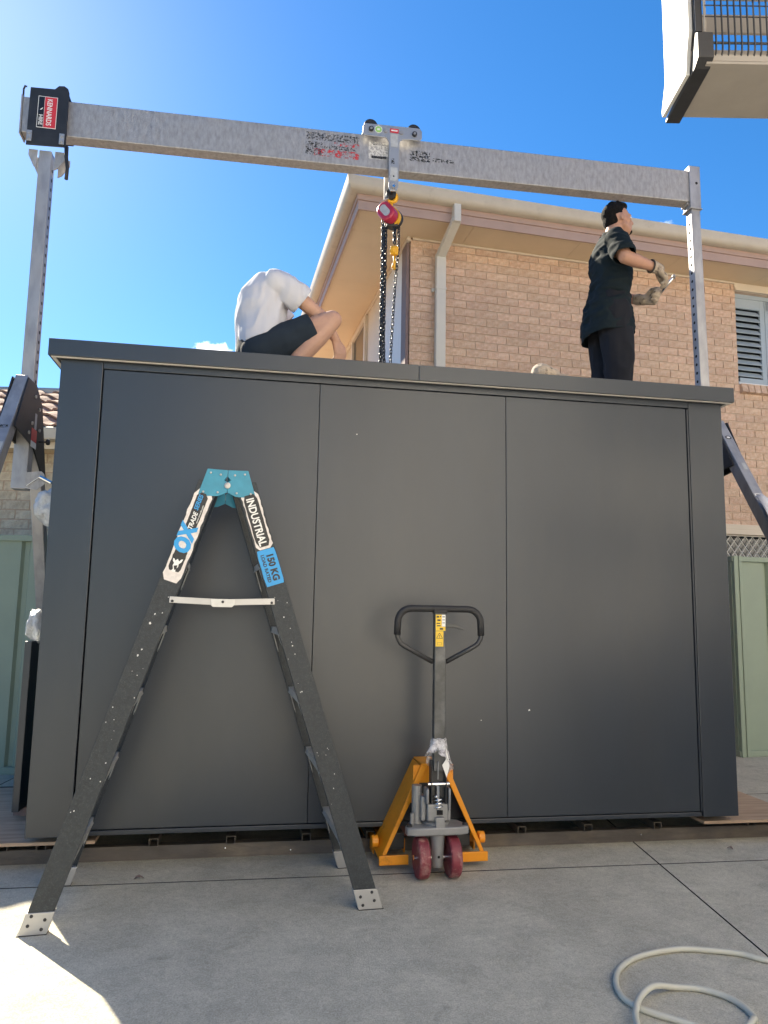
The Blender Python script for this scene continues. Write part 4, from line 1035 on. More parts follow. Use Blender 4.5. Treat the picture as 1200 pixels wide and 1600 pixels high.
bull = [(0.0, 0.05), (0.012, 0.038), (0.02, 0.052), (0.03, 0.056), (0.026, 0.036), (0.016, 0.022), (0.018, 0.006), (0.010, -0.012), (0.012, -0.026), (0.0, -0.03), (-0.012, -0.026), (-0.006, -0.012), (-0.014, 0.006), (-0.012, 0.022), (-0.022, 0.030), (-0.026, 0.046), (-0.018, 0.046), (-0.010, 0.036)]
on_stile(-1, 1.447, [(p[0] * 0.72 - 0.004, p[1] * 0.72) for p in bull], 'sticker_white', 0.0022, 'sticker_mark')
on_stile(-1, 1.447, [(-0.010, 0.004), (0.004, 0.010), (0.006, -0.008), (-0.002, -0.012)], 'sticker_black', 0.003, 'sticker_mark')
on_stile(1, 0, ragged(-0.038, 0.040, 1.545, 1.80, 0.005), 'label_peel', 0.0005)
on_stile(1, 0, ragged(-0.031, 0.030, 1.556, 1.79, 0.002, 10, 0.01), 'sticker_black', 0.0014)
text_stile(1, 1.668, -0.004, 'INDUSTRIAL', 0.046, 'sticker_white', True, 0.0026, bold=0.0012, sx=0.84)
on_stile(1, 0, ragged(-0.040, 0.041, 1.385, 1.543, 0.002, 8, 0.003), 'sticker_blue', 0.0014)
text_stile(1, 1.462, 0.010, '150 KG', 0.040, 'sticker_black', True, 0.0026, bold=0.0018, sx=0.95)
text_stile(1, 1.462, -0.020, 'LOAD RATED', 0.020, 'sticker_black', True, 0.0026, bold=0.0006)
# paint splashes and small fixings on the stiles
for k in range(40):
    sd = -1 if k % 2 else 1; h = (0.25 + 1.13 * rg_.random() ** 0.6); s_ = rg_.uniform(0.0008, 0.0032) * (1.6 if rg_.random() < 0.12 else 1)
    a = rg_.uniform(-0.038, 0.038)
    poly = [(a + s_ * rg_.uniform(.6, 1.2) * math.cos(i * 1.05), h + s_ * rg_.uniform(.6, 1.8) * math.sin(i * 1.05)) for i in range(6)]
    on_stile(sd, 0, poly, 'paint_splash', 0.0004, 'paint_splash')

# ------------------------------------------------------------------ pallet jack
JX, JY, JYAW = 0.272, 3.575, 0.18
jk = thing('pallet_jack', 'orange hand pallet jack with tall black loop handle and red wheels', 'pallet jack', (JX, JY, 0), JYAW)
# steering wheels
for x in (-0.074, 0.074):
    b = MB(); b.lathe([(0.062, -0.026), (0.084, -0.026), (0.09, -0.02), (0.091, 0), (0.09, 0.02), (0.084, 0.026), (0.062, 0.026)], (x, 0, 0.091), (1, 0, 0), 36); wl_ = autosmooth(b.build('wheel', 'wheel_red', jk))
    b = MB(); b.lathe([(0.0, -0.022), (0.064, -0.022), (0.064, 0.022), (0, 0.022)], (x, 0, 0.091), (1, 0, 0), 24); b.build('wheel_hub', 'jack_dark', wl_)
b = MB(); b.cyl((-0.11, 0, 0.091), (0.11, 0, 0.091), 0.011, 12); b.build('axle', 'chrome', jk)
b = MB(); b.lathe([(0, 0.052), (0.026, 0.052), (0.029, 0.07), (0.032, 0.16), (0.034, 0.195), (0, 0.195)], (0, -0.004, 0), (0, 0, 1), 20); autosmooth(b.build('steering_stem', 'cast_grey', jk))
b = MB(); b.lathe([(0, 0), (0.006, 0), (0.006, 0.002), (0, 0.002)], (0, -0.033, 0.10), (0, -1, 0), 10); b.build('stem_hole', 'hole_dark', jk)
# pump base plate (rounded wedge) and pump body
bp = [(-0.152, 0.0), (-0.15, -0.035), (-0.11, -0.05), (0.10, -0.05), (0.142, -0.035), (0.148, 0.0), (0.12, 0.07), (0.05, 0.12), (-0.05, 0.12), (-0.12, 0.07)]
b = MB(); b.prism(bp, (0, 0, 0.196), (1, 0, 0), (0, 1, 0), (0, 0, 0.036)); autosmooth(b.build('pump_base', 'cast_grey', jk, bevel=0.006))
for x in (-0.135, 0.13):
    b = MB(); b.lathe([(0, 0), (0.014, 0), (0.012, 0.008), (0, 0.008)], (x, -0.012, 0.232), (0, 0, 1), 12); b.build('stop_pad', 'rubber_black', jk)
b = MB(); b.lathe([(0, 0.228), (0.062, 0.228), (0.066, 0.245), (0.05, 0.25), (0.05, 0.30), (0, 0.30)], (0, 0.035, 0), (0, 0, 1), 24); autosmooth(b.build('pump_collar', 'cast_grey', jk))
b = MB(); b.box(-0.052, 0.048, -0.020, 0.07, 0.252, 0.33); b.box(-0.078, -0.053, 0.0, 0.07, 0.25, 0.36); b.box(-0.06, -0.046, -0.03, 0.03, 0.33, 0.40); b.box(0.046, 0.058, -0.03, 0.03, 0.30, 0.40); b.box(0.03, 0.062, -0.012, 0.05, 0.25, 0.30)
autosmooth(b.build('pump_body', 'cast_grey', jk, bevel=0.009))
b = MB(); b.lathe([(0, 0), (0.024, 0), (0.024, 0.17), (0, 0.17)], (-0.088, 0.045, 0.232), (0, 0, 1), 16); b.build('reservoir', 'cast_grey', jk)
b = MB(); b.cyl((-0.118, 0.01, 0.232), (-0.118, 0.01, 0.285), 0.009, 10); b.build('release_pin', 'cast_grey', jk)
b = MB(); b.box(-0.018, 0.026, -0.046, -0.021, 0.222, 0.275); b.build('release_block', 'cast_grey', jk, bevel=0.004)
b = MB(); b.box(-0.008, 0.020, -0.026, -0.0205, 0.282, 0.302); b.build('valve', 'hole_dark', jk)
# yoke: black box with piston and spring
b = MB(); b.box(-0.034, 0.036, 0.002, 0.03, 0.30, 0.52); b.build('yoke', 'jack_dark', jk, bevel=0.003)
b = MB(); b.box(-0.036, -0.031, -0.028, 0.002, 0.33, 0.50); b.box(0.033, 0.038, -0.028, 0.002, 0.33, 0.50); b.build('yoke_cheek', 'jack_dark', jk, bevel=0.002)
b = MB(); b.cyl((-0.05, -0.016, 0.418), (0.052, -0.016, 0.418), 0.009, 12); b.build('pivot_pin', 'chrome', jk)
b = MB(); b.cyl((0, -0.012, 0.30), (0, -0.012, 0.41), 0.010, 14); b.build('piston', 'chrome', jk)
b = MB(); sp_ = [Vector((0.020 * math.cos(t * 0.7), -0.012 + 0.020 * math.sin(t * 0.7), 0.305 + 0.0018 * t)) for t in range(34)]; b.tube(sp_, 0.0045, 6); b.build('spring', 'chrome', jk, smooth=True)
b = MB(); b.tube([(-0.004, -0.024, 0.44), (-0.003, -0.024, 0.52)], 0.003, 6); b.build('release_chain', 'cast_grey', jk)
# handle column and loop
b = MB(); b.box(-0.024, 0.032, -0.020, 0.018, 0.475, 1.215); b.build('handle_column', 'jack_column', jk, bevel=0.004)
def loop_pts():
    pts = []
    w, top, c = 0.205, 1.226, 0.065
    pts.append((0.0, -0.002, top)); pts.append((-w + c, -0.002, top))
    for i in range(1, 7): a = R(15 * i); pts.append((-w + c - c * math.sin(a), -0.002, top - c + c * math.cos(a)))
    pts.append((-w - 0.002, -0.002, 1.10)); pts.append((-w + 0.002, -0.002, 1.085)); pts.append((-w + 0.014, -0.002, 1.062)); pts.append((-w + 0.035, -0.002, 1.047))
    pts.append((-0.032, -0.002, 0.975))
    return pts
L_ = loop_pts(); k0 = 0.004
left = [(p[0] + k0, p[1], p[2]) for p in L_]; right = [(-p[0] + k0, p[1], p[2]) for p in L_]
full_ = left[::-1][0:-1] + right
b = MB(); b.tube(full_, 0.0115, 12); hl_ = b.build('handle_loop', 'jack_dark', jk, smooth=True)
grip = [p for p in full_ if p[2] > 1.098]
b = MB(); b.tube(grip, 0.0165, 14); b.build('grip', 'rubber_black', hl_, smooth=True)
b = MB(); b.box(-0.030, 0.038, -0.022, 0.018, 1.203, 1.222); b.build('grip_socket', 'rubber_black', jk, bevel=0.005)
b = MB(); b.prism([(0.033, 1.158), (0.085, 1.152), (0.118, 1.135), (0.128, 1.128), (0.12, 1.127), (0.085, 1.135), (0.033, 1.138)], (0, -0.01, 0), (1, 0, 0), (0, 0, 1), (0, 0.012, 0)); b.build('release_lever', 'jack_column', jk, bevel=0.003)
yl = -0.0203
b = MB(); b.box(-0.020, 0.0095, yl - 0.0008, yl, 1.122, 1.198); b.build('warning_label', 'sticker_yellow', jk)
b = MB(); b.box(0.010, 0.028, yl - 0.0008, yl, 1.142, 1.198); b.build('warning_label', 'sticker_white', jk)
b = MB(); b.box(0.010, 0.028, yl - 0.0008, yl, 1.122, 1.1415); b.build('warning_label', 'sticker_yellow', jk)
b = MB(); b.box(-0.020, 0.018, yl - 0.0012, yl - 0.0001, 1.048, 1.120); lb = b.build('warning_label', 'sticker_yellow', jk)
for (x0, x1, z0, z1) in ((-0.016, -0.004, 1.184, 1.192), (0.0, 0.006, 1.186, 1.192), (-0.012, 0.004, 1.168, 1.176), (-0.016, 0.002, 1.154, 1.159), (-0.014, 0.004, 1.143, 1.148), (0.0, 0.016, 1.127, 1.135), (0.013, 0.025, 1.186, 1.19), (0.013, 0.025, 1.172, 1.175), (0.013, 0.025, 1.158, 1.161)):
    b = MB(); b.box(x0, x1, yl - 0.0014, yl - 0.0009, z0, z1); b.build('label_print', 'steel_black', jk)
def tri_ring(c, r, w):
    p = [Vector((c[0] + r * math.sin(a), 0, c[1] + r * math.cos(a))) for a in (0, R(120), R(240))]
    b = MB()
    for i in range(3): b.bar(p[i] + Vector((0, yl - 0.0016, 0)), p[(i + 1) % 3] + Vector((0, yl - 0.0016, 0)), 0.0006, w, (p[i] + p[(i + 1) % 3]) / 2 - Vector((c[0], 0, c[1])))
    return b
tri_ring((-0.001, 1.095), 0.017, 0.0022).build('label_print', 'steel_black', jk)
text('!', 0.018, 'steel_black', jk, (-0.001, yl - 0.0018, 1.095), (1, 0, 0), (0, 0, 1), 'label_print', bold=0.0004)
b = MB(); b.box(-0.012, 0.010, yl - 0.0018, yl - 0.0013, 1.066, 1.067); b.box(-0.012, -0.011, yl - 0.0018, yl - 0.0013, 1.056, 1.0655); b.box(0.009, 0.010, yl - 0.0018, yl - 0.0013, 1.056, 1.0655); b.box(-0.012, 0.010, yl - 0.0018, yl - 0.0013, 1.0545, 1.0555); b.build('label_print', 'jack_dark', jk)
# orange A shaped fork frame
AX = 0.014
def leg_face(sg):
    xt, xb = 0.055, 0.262
    zt2, zb2 = 0.475, 0.045
    y0 = 0.115
    y1 = 0.30
    # front flange
    b = MB(); b.prism([(sg * (xt + 0.010), zt2), (sg * (xt - 0.022), zt2), (sg * (xb - 0.034), zb2 + 0.03), (sg * (xb - 0.03), zb2), (sg * xb, zb2)], (AX, y0, 0), (1, 0, 0), (0, 0, 1), (0, 0.012, 0)); b.build('frame_flange', 'jack_orange', jk, bevel=0.003)
    # side web running back
    v = [Vector((AX + sg * (xt + 0.010), y0 + 0.011, zt2)), Vector((AX + sg * xb, y0 + 0.011, zb2)), Vector((AX + sg * (xb + 0.006), y1, zb2 + 0.02)), Vector((AX + sg * (xt + 0.016), y1, zt2 + 0.0))]
    inn = Vector((-sg * 0.007, 0, -0.002))
    b = MB(); b.add(v + [p + inn for p in v], [(0, 1, 2, 3), (7, 6, 5, 4), (0, 4, 5, 1), (1, 5, 6, 2), (2, 6, 7, 3), (3, 7, 4, 0)]); wb = b.build('frame_web', 'jack_orange', jk, bevel=0.002)
    if sg < 0:
        dd = (v[0] - v[1]).normalized(); yy = Vector((0, 1, 0)); nrm = yy.cross(dd).normalized()
        if nrm.x > 0: nrm = -nrm
        ex = dd; ey = nrm.cross(ex)
        cpt = v[1] + (v[0] - v[1]) * 0.52 + Vector((0, 0.075, 0)) + nrm * 0.0016
        text('VERDEX', 0.058, 'steel_black', wb, cpt + ex * 0.02, ex, ey, bold=0.0008, sx=1.05, shear=0.2)
        c2_ = cpt - ex * 0.135
        b = MB(); b.prism([(-0.03, -0.016), (-0.022, -0.016), (0.0, 0.016), (-0.008, 0.016)], c2_, ex, ey, nrm * 0.0008); b.prism([(-0.012, -0.016), (-0.004, -0.016), (0.018, 0.016), (0.010, 0.016)], c2_, ex, ey, nrm * 0.0008); b.build('sticker_mark', 'sticker_blue' if False else 'steel_black', wb)
    b = MB(); b.cyl((AX + sg * (xb - 0.01), 0.22, 0.105), (AX + sg * (xb + 0.022), 0.22, 0.105), 0.028, 18); b.build('roller_boss', 'jack_orange', jk, bevel=0.004)
    # base bar across to the wheel gap
    x_in = 0.125
    b = MB(); x0, x1 = sorted((AX + sg * x_in, AX + sg * (xb + 0.004))); b.box(x0, x1, y0 - 0.014, y0 - 0.001, 0.028, 0.072); b.build('base_bar', 'jack_orange', jk, bevel=0.003)
    # fork going under the cabin
    x0, x1 = sorted((AX + sg * 0.10, AX + sg * 0.262)); b = MB(); b.box(x0, x1, y1 + 0.002, 1.25, 0.058, 0.085); b.box(x0, x0 + 0.006, y1 + 0.002, 1.25, 0.02, 0.057); b.box(x1 - 0.006, x1, y1 + 0.002, 1.25, 0.02, 0.057); b.build('fork', 'jack_orange', jk)
for sg in (-1, 1): leg_face(sg)
b = MB(); b.box(AX - 0.065, AX + 0.065, 0.115, 0.31, 0.476, 0.484); b.build('frame_top', 'jack_orange', jk, bevel=0.002)
b = MB(); b.box(AX - 0.10, AX + 0.10, 0.135, 0.147, 0.39, 0.474); b.build('frame_cross', 'jack_orange', jk, bevel=0.002)
b = MB(); b.box(AX - 0.14, AX + 0.14, 0.295, 0.304, 0.10, 0.42); b.build('back_plate', 'primer_brown', jk)
b = MB(); b.box(AX - 0.12, AX + 0.12, 0.28, 0.294, 0.262, 0.272); b.build('back_rib', 'jack_orange', jk)
b = MB(); b.box(AX - 0.075, AX - 0.068, 0.28, 0.294, 0.273, 0.40); b.build('back_rib', 'jack_orange', jk)
b = MB(); b.box(AX - 0.2, AX - 0.13, 0.18, 0.29, 0.075, 0.15); b.build('linkage', 'jack_dark', jk, bevel=0.004)
b = MB(); b.box(AX + 0.12, AX + 0.2, 0.18, 0.29, 0.075, 0.15); b.build('linkage', 'jack_dark', jk, bevel=0.004)
# plastic film bunched round the column
def film_sheet(name, f, nu, nv, m, parent, thick=0.0008):
    vs = [f(i / nu, j / nv) for j in range(nv + 1) for i in range(nu + 1)]
    fs = [(j * (nu + 1) + i, j * (nu + 1) + i + 1, (j + 1) * (nu + 1) + i + 1, (j + 1) * (nu + 1) + i) for j in range(nv) for i in range(nu)]
    me = bpy.data.meshes.new(name); me.from_pydata([tuple(v) for v in vs], [], fs)
    o = finish(me, name, m, parent, smooth=True); sm = o.modifiers.new('solid', 'SOLIDIFY'); sm.thickness = thick; return o
def f1(s_, t):
    a = 2 * math.pi * s_; r = 0.032 + 0.030 * (t ** 1.4) + 0.006 * math.sin(5 * a + 3 * t)
    z = 0.612 - 0.16 * t * (0.65 + 0.35 * math.sin(a + 0.6))
    return Vector((0.004 + r * math.cos(a) * 1.05, -0.002 + r * math.sin(a) * 0.8, z + 0.004 * math.sin(9 * a)))
film_sheet('plastic_film', f1, 48, 14, 'film', jk)
b = MB()
for k in range(5): b.tube([(0.004 + (0.033 + 0.002 * math.sin(3 * i + k)) * math.cos(R(15 * i)), -0.002 + 0.026 * math.sin(R(15 * i)), 0.606 + 0.004 * k + 0.003 * math.sin(i * 1.3 + k)) for i in range(24)], 0.0025, 5, closed=True)
b.build('film_tie', 'film', jk, smooth=True)
b = MB(); b.prism([(0.034, 0.585), (0.05, 0.50), (0.036, 0.448), (0.014, 0.505), (0.032, 0.53)], (0, -0.030, 0), (1, 0, 0), (0, 0, 1), (0, 0.001, 0)); b.build('paper_tag', 'sticker_white', jk)

# ------------------------------------------------------------------ hose on the concrete
hp_ = [(2.4, 2.30), (1.9, 2.62), (1.60, 2.71), (1.387, 2.787), (1.319, 2.833), (1.236, 2.855), (1.101, 2.865), (0.94, 2.804), (0.843, 2.716), (0.796, 2.622), (0.784, 2.532), (0.807, 2.468), (0.856, 2.422), (0.91, 2.388), (0.98, 2.33), (1.04, 2.22), (1.03, 2.08), (0.93, 1.99), (0.82, 2.02), (0.76, 2.14), (0.755, 2.26),
       (0.766, 2.324), (0.783, 2.39), (0.83, 2.483), (0.898, 2.552), (0.98, 2.588), (1.06, 2.578), (1.122, 2.532), (1.149, 2.475), (1.15, 2.412), (1.116, 2.355), (1.05, 2.25), (1.1, 2.05), (1.3, 1.8), (1.7, 1.5)]
def catmull(P_, n=8):
    out = []; Q = [Vector(p) for p in P_]; Q = [2 * Q[0] - Q[1]] + Q + [2 * Q[-1] - Q[-2]]
    for i in range(1, len(Q) - 2):
        for k in range(n):
            t = k / n; a, b_, c, d = Q[i - 1], Q[i], Q[i + 1], Q[i + 2]
            out.append(0.5 * ((2 * b_) + (c - a) * t + (2 * a - 5 * b_ + 4 * c - d) * t * t + (3 * b_ - a - 3 * c + d) * t ** 3))
    out.append(Q[-2]); return out
cz = []
for i, p in enumerate(hp_): cz.append((p[0], p[1], 0.0105 + (0.019 if 20 <= i <= 24 or i in (30, 31) else 0.0)))
b = MB(); b.tube(catmull(cz), 0.0098, 12); o = b.build('garden_hose', 'hose', smooth=True); tag(o, 'beige rubber hose coiled in loops on the concrete in the foreground', 'hose')

# ------------------------------------------------------------------ mesh cage at the top right
cg = thing('mesh_cage', 'white framed cage with black wire mesh raised overhead at top right', 'cage', (1.445, 3.2, 3.845), 0.0)
CWD = 1.35; CDP = 0.36; CHT = 0.75
b = MB(); b.prism([(0.10, 0.0), (CDP + 0.05, -0.004), (CDP + 0.055, 0.03), (CDP, 0.16), (CDP, CHT), (0.05, CHT), (0.05, 0.20), (0.075, 0.12)], (0.0, 0, 0), (0, 1, 0), (0, 0, 1), (0.02, 0, 0)); b.build('side_panel', 'cage_white', cg, bevel=0.003)
b = MB(); b.prism([(0.0, 0.02), (0.0, 0.15), (0.03, 0.17), (0.06, 0.14), (0.10, 0.035), (CDP + 0.06, -0.012), (CDP + 0.06, -0.03), (0.05, -0.006)], (0.021, 0, 0), (0, 1, 0), (0, 0, 1), (0.075, 0, 0)); b.build('corner_bracket', 'steel_black', cg, bevel=0.003)
b = MB(); b.box(0.021, 0.056, 0.02, 0.30, 0.172, CHT); b.build('corner_tube', 'steel_black', cg, bevel=0.004)
b = MB(); b.cyl((0.072, 0.025, 0.13), (0.072, 0.025, CHT), 0.004, 8); b.build('upright_rod', 'cage_beige', cg)
b = MB(); b.cyl((0.060, 0.012, 0.16), (0.060, 0.012, CHT), 0.004, 8); b.build('upright_rod', 'cage_beige', cg)
b = MB(); b.box(0.067, CWD, 0.02, CDP + 0.05, 0.0, 0.014); b.build('floor_panel', 'cage_beige', cg, bevel=0.002)
b = MB(); b.box(0.067, CWD, 0.02, 0.03, 0.015, 0.05); b.build('kick_strip', 'cage_beige', cg)
for k in range(int((CWD - 0.115) / 0.031)):
    x = 0.112 + k * 0.031
    b = MB(); b.tube([(x, 0.03, 0.035), (x, 0.012, 0.06), (x, 0.008, 0.10), (x, 0.008, CHT)], 0.0047, 6); b.build('mesh_wire', 'steel_black', cg)
for z in (0.105, 0.245, 0.305, 0.45, 0.60, 0.72):
    b = MB(); b.cyl((0.055, 0.014, z), (CWD, 0.014, z), 0.006 if z < 0.2 else 0.003, 6); b.build('mesh_wire', 'steel_black', cg)
for z in (0.228, 0.435, 0.635):
    b = MB(); b.box(0.03, CWD, CDP - 0.03, CDP - 0.012, z, z + 0.105); b.build('back_slat', 'cage_beige', cg, bevel=0.002)
b = MB(); b.box(CWD + 0.001, CWD + 0.021, 0.0, CDP + 0.05, 0, CHT); b.build('side_panel', 'cage_white', cg)
b = MB(); b.box(CWD + 0.03, CWD + 0.13, 0.1, 0.2, -3.845, CHT); b.build('support_post', 'steel_black', cg)

# ------------------------------------------------------------------ things beside and behind the cabin
b = MB(); b.box(0, 0.035, 0, 0.75, 0.16, 1.02); o = b.build('spare_panel', 'cabin_paint', bevel=0.003); o.location = S(-0.185, 0.42, 0); o.rotation_euler.z = YAW; tag(o, 'dark panel leaning upright against the cabin left side', 'panel')
b = MB(); b.box(-0.02, 0.06, 0.1, 0.6, 0.105, 0.159); o2_ = b.build('timber_block', 'timber_dark', bevel=0.003); o2_.location = S(-0.185, 0.42, 0); o2_.rotation_euler.z = YAW; tag(o2_, 'dark timber block under the spare panel on the plywood sheet', 'block')
def wrap_blob(name, label, loc, rad, seed, sq=(1, 1, 1)):
    bm = bmesh.new(); bmesh.ops.create_icosphere(bm, subdivisions=4, radius=1.0)
    for v in bm.verts:
        n_ = noise.noise(v.co * 1.8 + Vector((seed, 0, 0))) * 0.28 + noise.noise(v.co * 5 + Vector((0, seed, 0))) * 0.12
        v.co = Vector((v.co.x * rad[0], v.co.y * rad[1], v.co.z * rad[2])) * (1 + n_)
    me = bpy.data.meshes.new(name); bm.to_mesh(me); bm.free()
    o = finish(me, name, 'bubble_wrap', smooth=True); o.location = loc; o.rotation_euler.z = YAW
    return tag(o, label, 'bubble wrap')
wrap_blob('bubble_wrap', 'white bubble wrap bundle on top of the dark panel, low at the left', S(-0.165, 0.55, 1.10), (0.05, 0.09, 0.085), 2.0)
e = wrap_blob('bubble_wrap', 'crumpled clear bubble wrap at the cabin edge below the gantry bracket', S(-0.155, 0.62, 1.755), (0.085, 0.10, 0.105), 7.0)
b = MB(); b.box(-0.14, 0.0, 0.58, 0.66, 1.58, 1.645); b.build('packing_bracket', 'shorts_navy', cab, bevel=0.004)
# steel lengths on the ground at the far left
for i, (x, y, l, rz, t) in enumerate(((-3.4, 4.75, 1.1, 0.15, 'nearer the fence'), (-3.3, 4.45, 1.3, 0.32, 'nearer the cabin'))):
    b = MB(); b.box(0, l, 0, 0.05, 0, 0.004); b.box(0, l, 0, 0.004, 0.004, 0.05); o = b.build('steel_angle', 'steel_black'); o.location = (x, y, 0.002); o.rotation_euler.z = rz
    tag(o, 'dark steel angle bar lying on shaded concrete at far left, ' + t, 'steel bar', 'steel bars at the left')
# strap of pale cloth on the right gantry leg
def f2(s_, t):
    base = Vector((4.262, VB - 0.085, 2.60)) + Vector((0, -1, -1.56)).normalized() * (0.77 + 0.42 * t)
    w = 0.05 + 0.05 * t
    return base + Vector(((s_ - 0.5) * 2 * w - 0.005, -0.052 - 0.03 * math.sin(3 * s_ + 4 * t) - 0.02 * t, 0.045 + 0.012 * math.sin(7 * s_ + 2 * t)))
fs_ = film_sheet('plastic_sheet', f2, 16, 20, 'shirt_white', None, 0.0015); fs_.location = (SX, SY, 0); fs_.rotation_euler.z = YAW
tag(fs_, 'pale crumpled plastic sheet draped over the right gantry leg', 'plastic sheet')
# discarded glove on the cabin roof

def leaf(x, y, rz, sc, label):
    pts = [(0, 0), (0.012, 0.010), (0.030, 0.013), (0.048, 0.006), (0.058, 0.0), (0.046, -0.008), (0.028, -0.014), (0.012, -0.009)]
    b = MB(); vs = [(p[0] * sc, p[1] * sc, 0.003 + 0.010 * sc * abs(p[1]) / 0.014 + 0.006 * math.sin(p[0] * 60)) for p in pts]
    n = len(vs); b.add(vs + [(v[0], v[1], v[2] - 0.0012) for v in vs], [tuple(range(n)), tuple(range(2 * n - 1, n - 1, -1))] + [(i, i + n, (i + 1) % n + n, (i + 1) % n) for i in range(n)])
    o = b.build('dry_leaf', 'timber_dark'); o.location = (x, y, 0.0); o.rotation_euler.z = rz; tag(o, label, 'leaf', 'dry leaves on the concrete')
leaf(-1.09, 3.48, 0.5, 0.8, 'small dark dry leaf on the concrete between the ladder legs')
leaf(1.86, 4.05, 2.1, 0.6, 'tiny dark leaf on the concrete before the cabin right corner')

# ------------------------------------------------------------------ people
def capsule(b, p0, p1, r0, r1, n=14, m=5):
    p0, p1 = Vector(p0), Vector(p1); d = (p1 - p0); L = d.length or 1e-4; d = d / L
    pts, rr = [], []
    for i in range(m + 1):
        a = R(90) * i / m; pts.append(p0 - d * (r0 * math.cos(a))); rr.append(max(1e-4, r0 * math.sin(a)))
    for i in range(m + 1):
        a = R(90) * i / m; pts.append(p1 + d * (r1 * math.sin(a))); rr.append(max(1e-4, r1 * math.cos(a)))
    b.tube(pts, rr, n)
def ellip(b, c, r, rot=None, n=16):
    c = Vector(c); vs = []; fs = []; m = 10
    Mx = rot or Matrix.Identity(3)
    for i in range(m + 1):
        th = math.pi * i / m
        for j in range(n):
            ph = 2 * math.pi * j / n
            vs.append(c + Mx @ Vector((r[0] * math.sin(th) * math.cos(ph), r[1] * math.sin(th) * math.sin(ph), r[2] * math.cos(th))))
    for i in range(m):
        for j in range(n): fs.append((i * n + j, (i + 1) * n + j, (i + 1) * n + (j + 1) % n, i * n + (j + 1) % n))
    b.add(vs, fs)
def loft(b, secs, n=24, lat=(0, 1, 0), pw=2.3):
    """secs: (centre, lateral radius, depth radius); lateral axis fixed"""
    lat = Vector(lat); C_ = [Vector(s[0]) for s in secs]; vs = []
    for i, s in enumerate(secs):
        t = (C_[min(i + 1, len(secs) - 1)] - C_[max(i - 1, 0)]).normalized()
        dp = lat.cross(t).normalized(); lt = t.cross(dp).normalized()
        for j in range(n):
            a = 2 * math.pi * j / n; ca, sa = math.cos(a), math.sin(a)
            x = math.copysign(abs(ca) ** (2 / pw), ca) * s[1]; y = math.copysign(abs(sa) ** (2 / pw), sa) * s[2]
            vs.append(C_[i] + lt * x + dp * y)
    fs = [(i * n + j, i * n + (j + 1) % n, (i + 1) * n + (j + 1) % n, (i + 1) * n + j) for i in range(len(secs) - 1) for j in range(n)]
    fs.append(tuple(range(n - 1, -1, -1))); fs.append(tuple((len(secs) - 1) * n + j for j in range(n)))
    b.add(vs, fs)
def skin_mesh(name, b, m, parent, voxel=0.011, it=5, fac=0.5, disp=None, cuts=(), solid=0.0, label=None):
    """fuse overlapping volumes into one continuous surface; optional wrinkles and open hems"""
    me = b.mesh(name); o = bpy.data.objects.new(name, me); col.objects.link(o)
    rm = o.modifiers.new('r', 'REMESH'); rm.mode = 'VOXEL'; rm.voxel_size = voxel
    sm = o.modifiers.new('s', 'SMOOTH'); sm.iterations = it; sm.factor = fac
    dg = bpy.context.evaluated_depsgraph_get()
    me2 = bpy.data.meshes.new_from_object(o.evaluated_get(dg)); bpy.data.objects.remove(o); me2.name = name
    me2.materials.clear()
    bm = bmesh.new(); bm.from_mesh(me2); bm.normal_update()
    if disp:
        for v in bm.verts: v.co += v.normal * disp(v.co)
    for (p, nrm, rad) in cuts:
        p, nrm = Vector(p), Vector(nrm).normalized()
        fc = [f for f in bm.faces if (f.calc_center_median() - p).length < rad]
        gm_ = set(fc)
        for f in fc: gm_.update(f.edges); gm_.update(f.verts)
        bmesh.ops.bisect_plane(bm, geom=list(gm_), dist=1e-5, plane_co=p, plane_no=nrm, clear_outer=True)
    bm.to_mesh(me2); bm.free()
    o = finish(me2, name, m, parent, smooth=True, label=label)
    if solid:
        s_ = o.modifiers.new('solid', 'SOLIDIFY'); s_.thickness = solid; s_.offset = -1
    return o
def hand(b, w, f, s, n, curl=(0.5, 0.6, 0.4), sc=1.0, fat=1.0, thumb=0.6, spread=0.0):
    """palm with four unequal jointed fingers and a thumb. f: wrist to knuckles, s: toward the thumb side, n: palm side"""
    w, f, s, n = Vector(w), Vector(f).normalized(), Vector(s).normalized(), Vector(n).normalized()
    pl_ = 0.088 * sc
    for k in range(4):
        off = (1.5 - k) * 0.021 * sc
        kn = w + f * (pl_ * (1.0, 1.03, 1.0, 0.93)[k]) + s * off
        capsule(b, w + s * (off * 0.6) + f * 0.01, kn, 0.0150 * sc * fat, 0.0125 * sc * fat, 10, 3)
        L = (0.072, 0.080, 0.075, 0.058)[k] * sc; p = kn; ang = 0.0
        for j, fr in enumerate((0.45, 0.30, 0.25)):
            ang += curl[j] * (1 + 0.08 * k)
            dd = f * math.cos(ang) + n * math.sin(ang) + s * ((1.5 - k) * spread)
            q = p + dd.normalized() * (L * fr); capsule(b, p, q, (0.0105, 0.0095, 0.0088)[j] * sc * fat, (0.0097, 0.009, 0.0075)[j] * sc * fat, 10, 3); p = q
    t0 = w + f * 0.022 * sc + s * 0.026 * sc + n * 0.004
    t1 = t0 + (f * 0.55 + s * (0.75 - 0.3 * thumb) + n * 0.45 * thumb).normalized() * 0.046 * sc
    t2 = t1 + (f * 0.85 + s * (0.25 - 0.5 * thumb) + n * 0.5 * thumb).normalized() * 0.034 * sc
    t3 = t2 + (f * 0.9 - s * (0.3 * thumb) + n * 0.5 * thumb).normalized() * 0.026 * sc
    capsule(b, t0, t1, 0.0145 * sc * fat, 0.012 * sc * fat, 10, 3); capsule(b, t1, t2, 0.0115 * sc * fat, 0.0105 * sc * fat, 10, 3); capsule(b, t2, t3, 0.0105 * sc * fat, 0.008 * sc * fat, 10, 3)
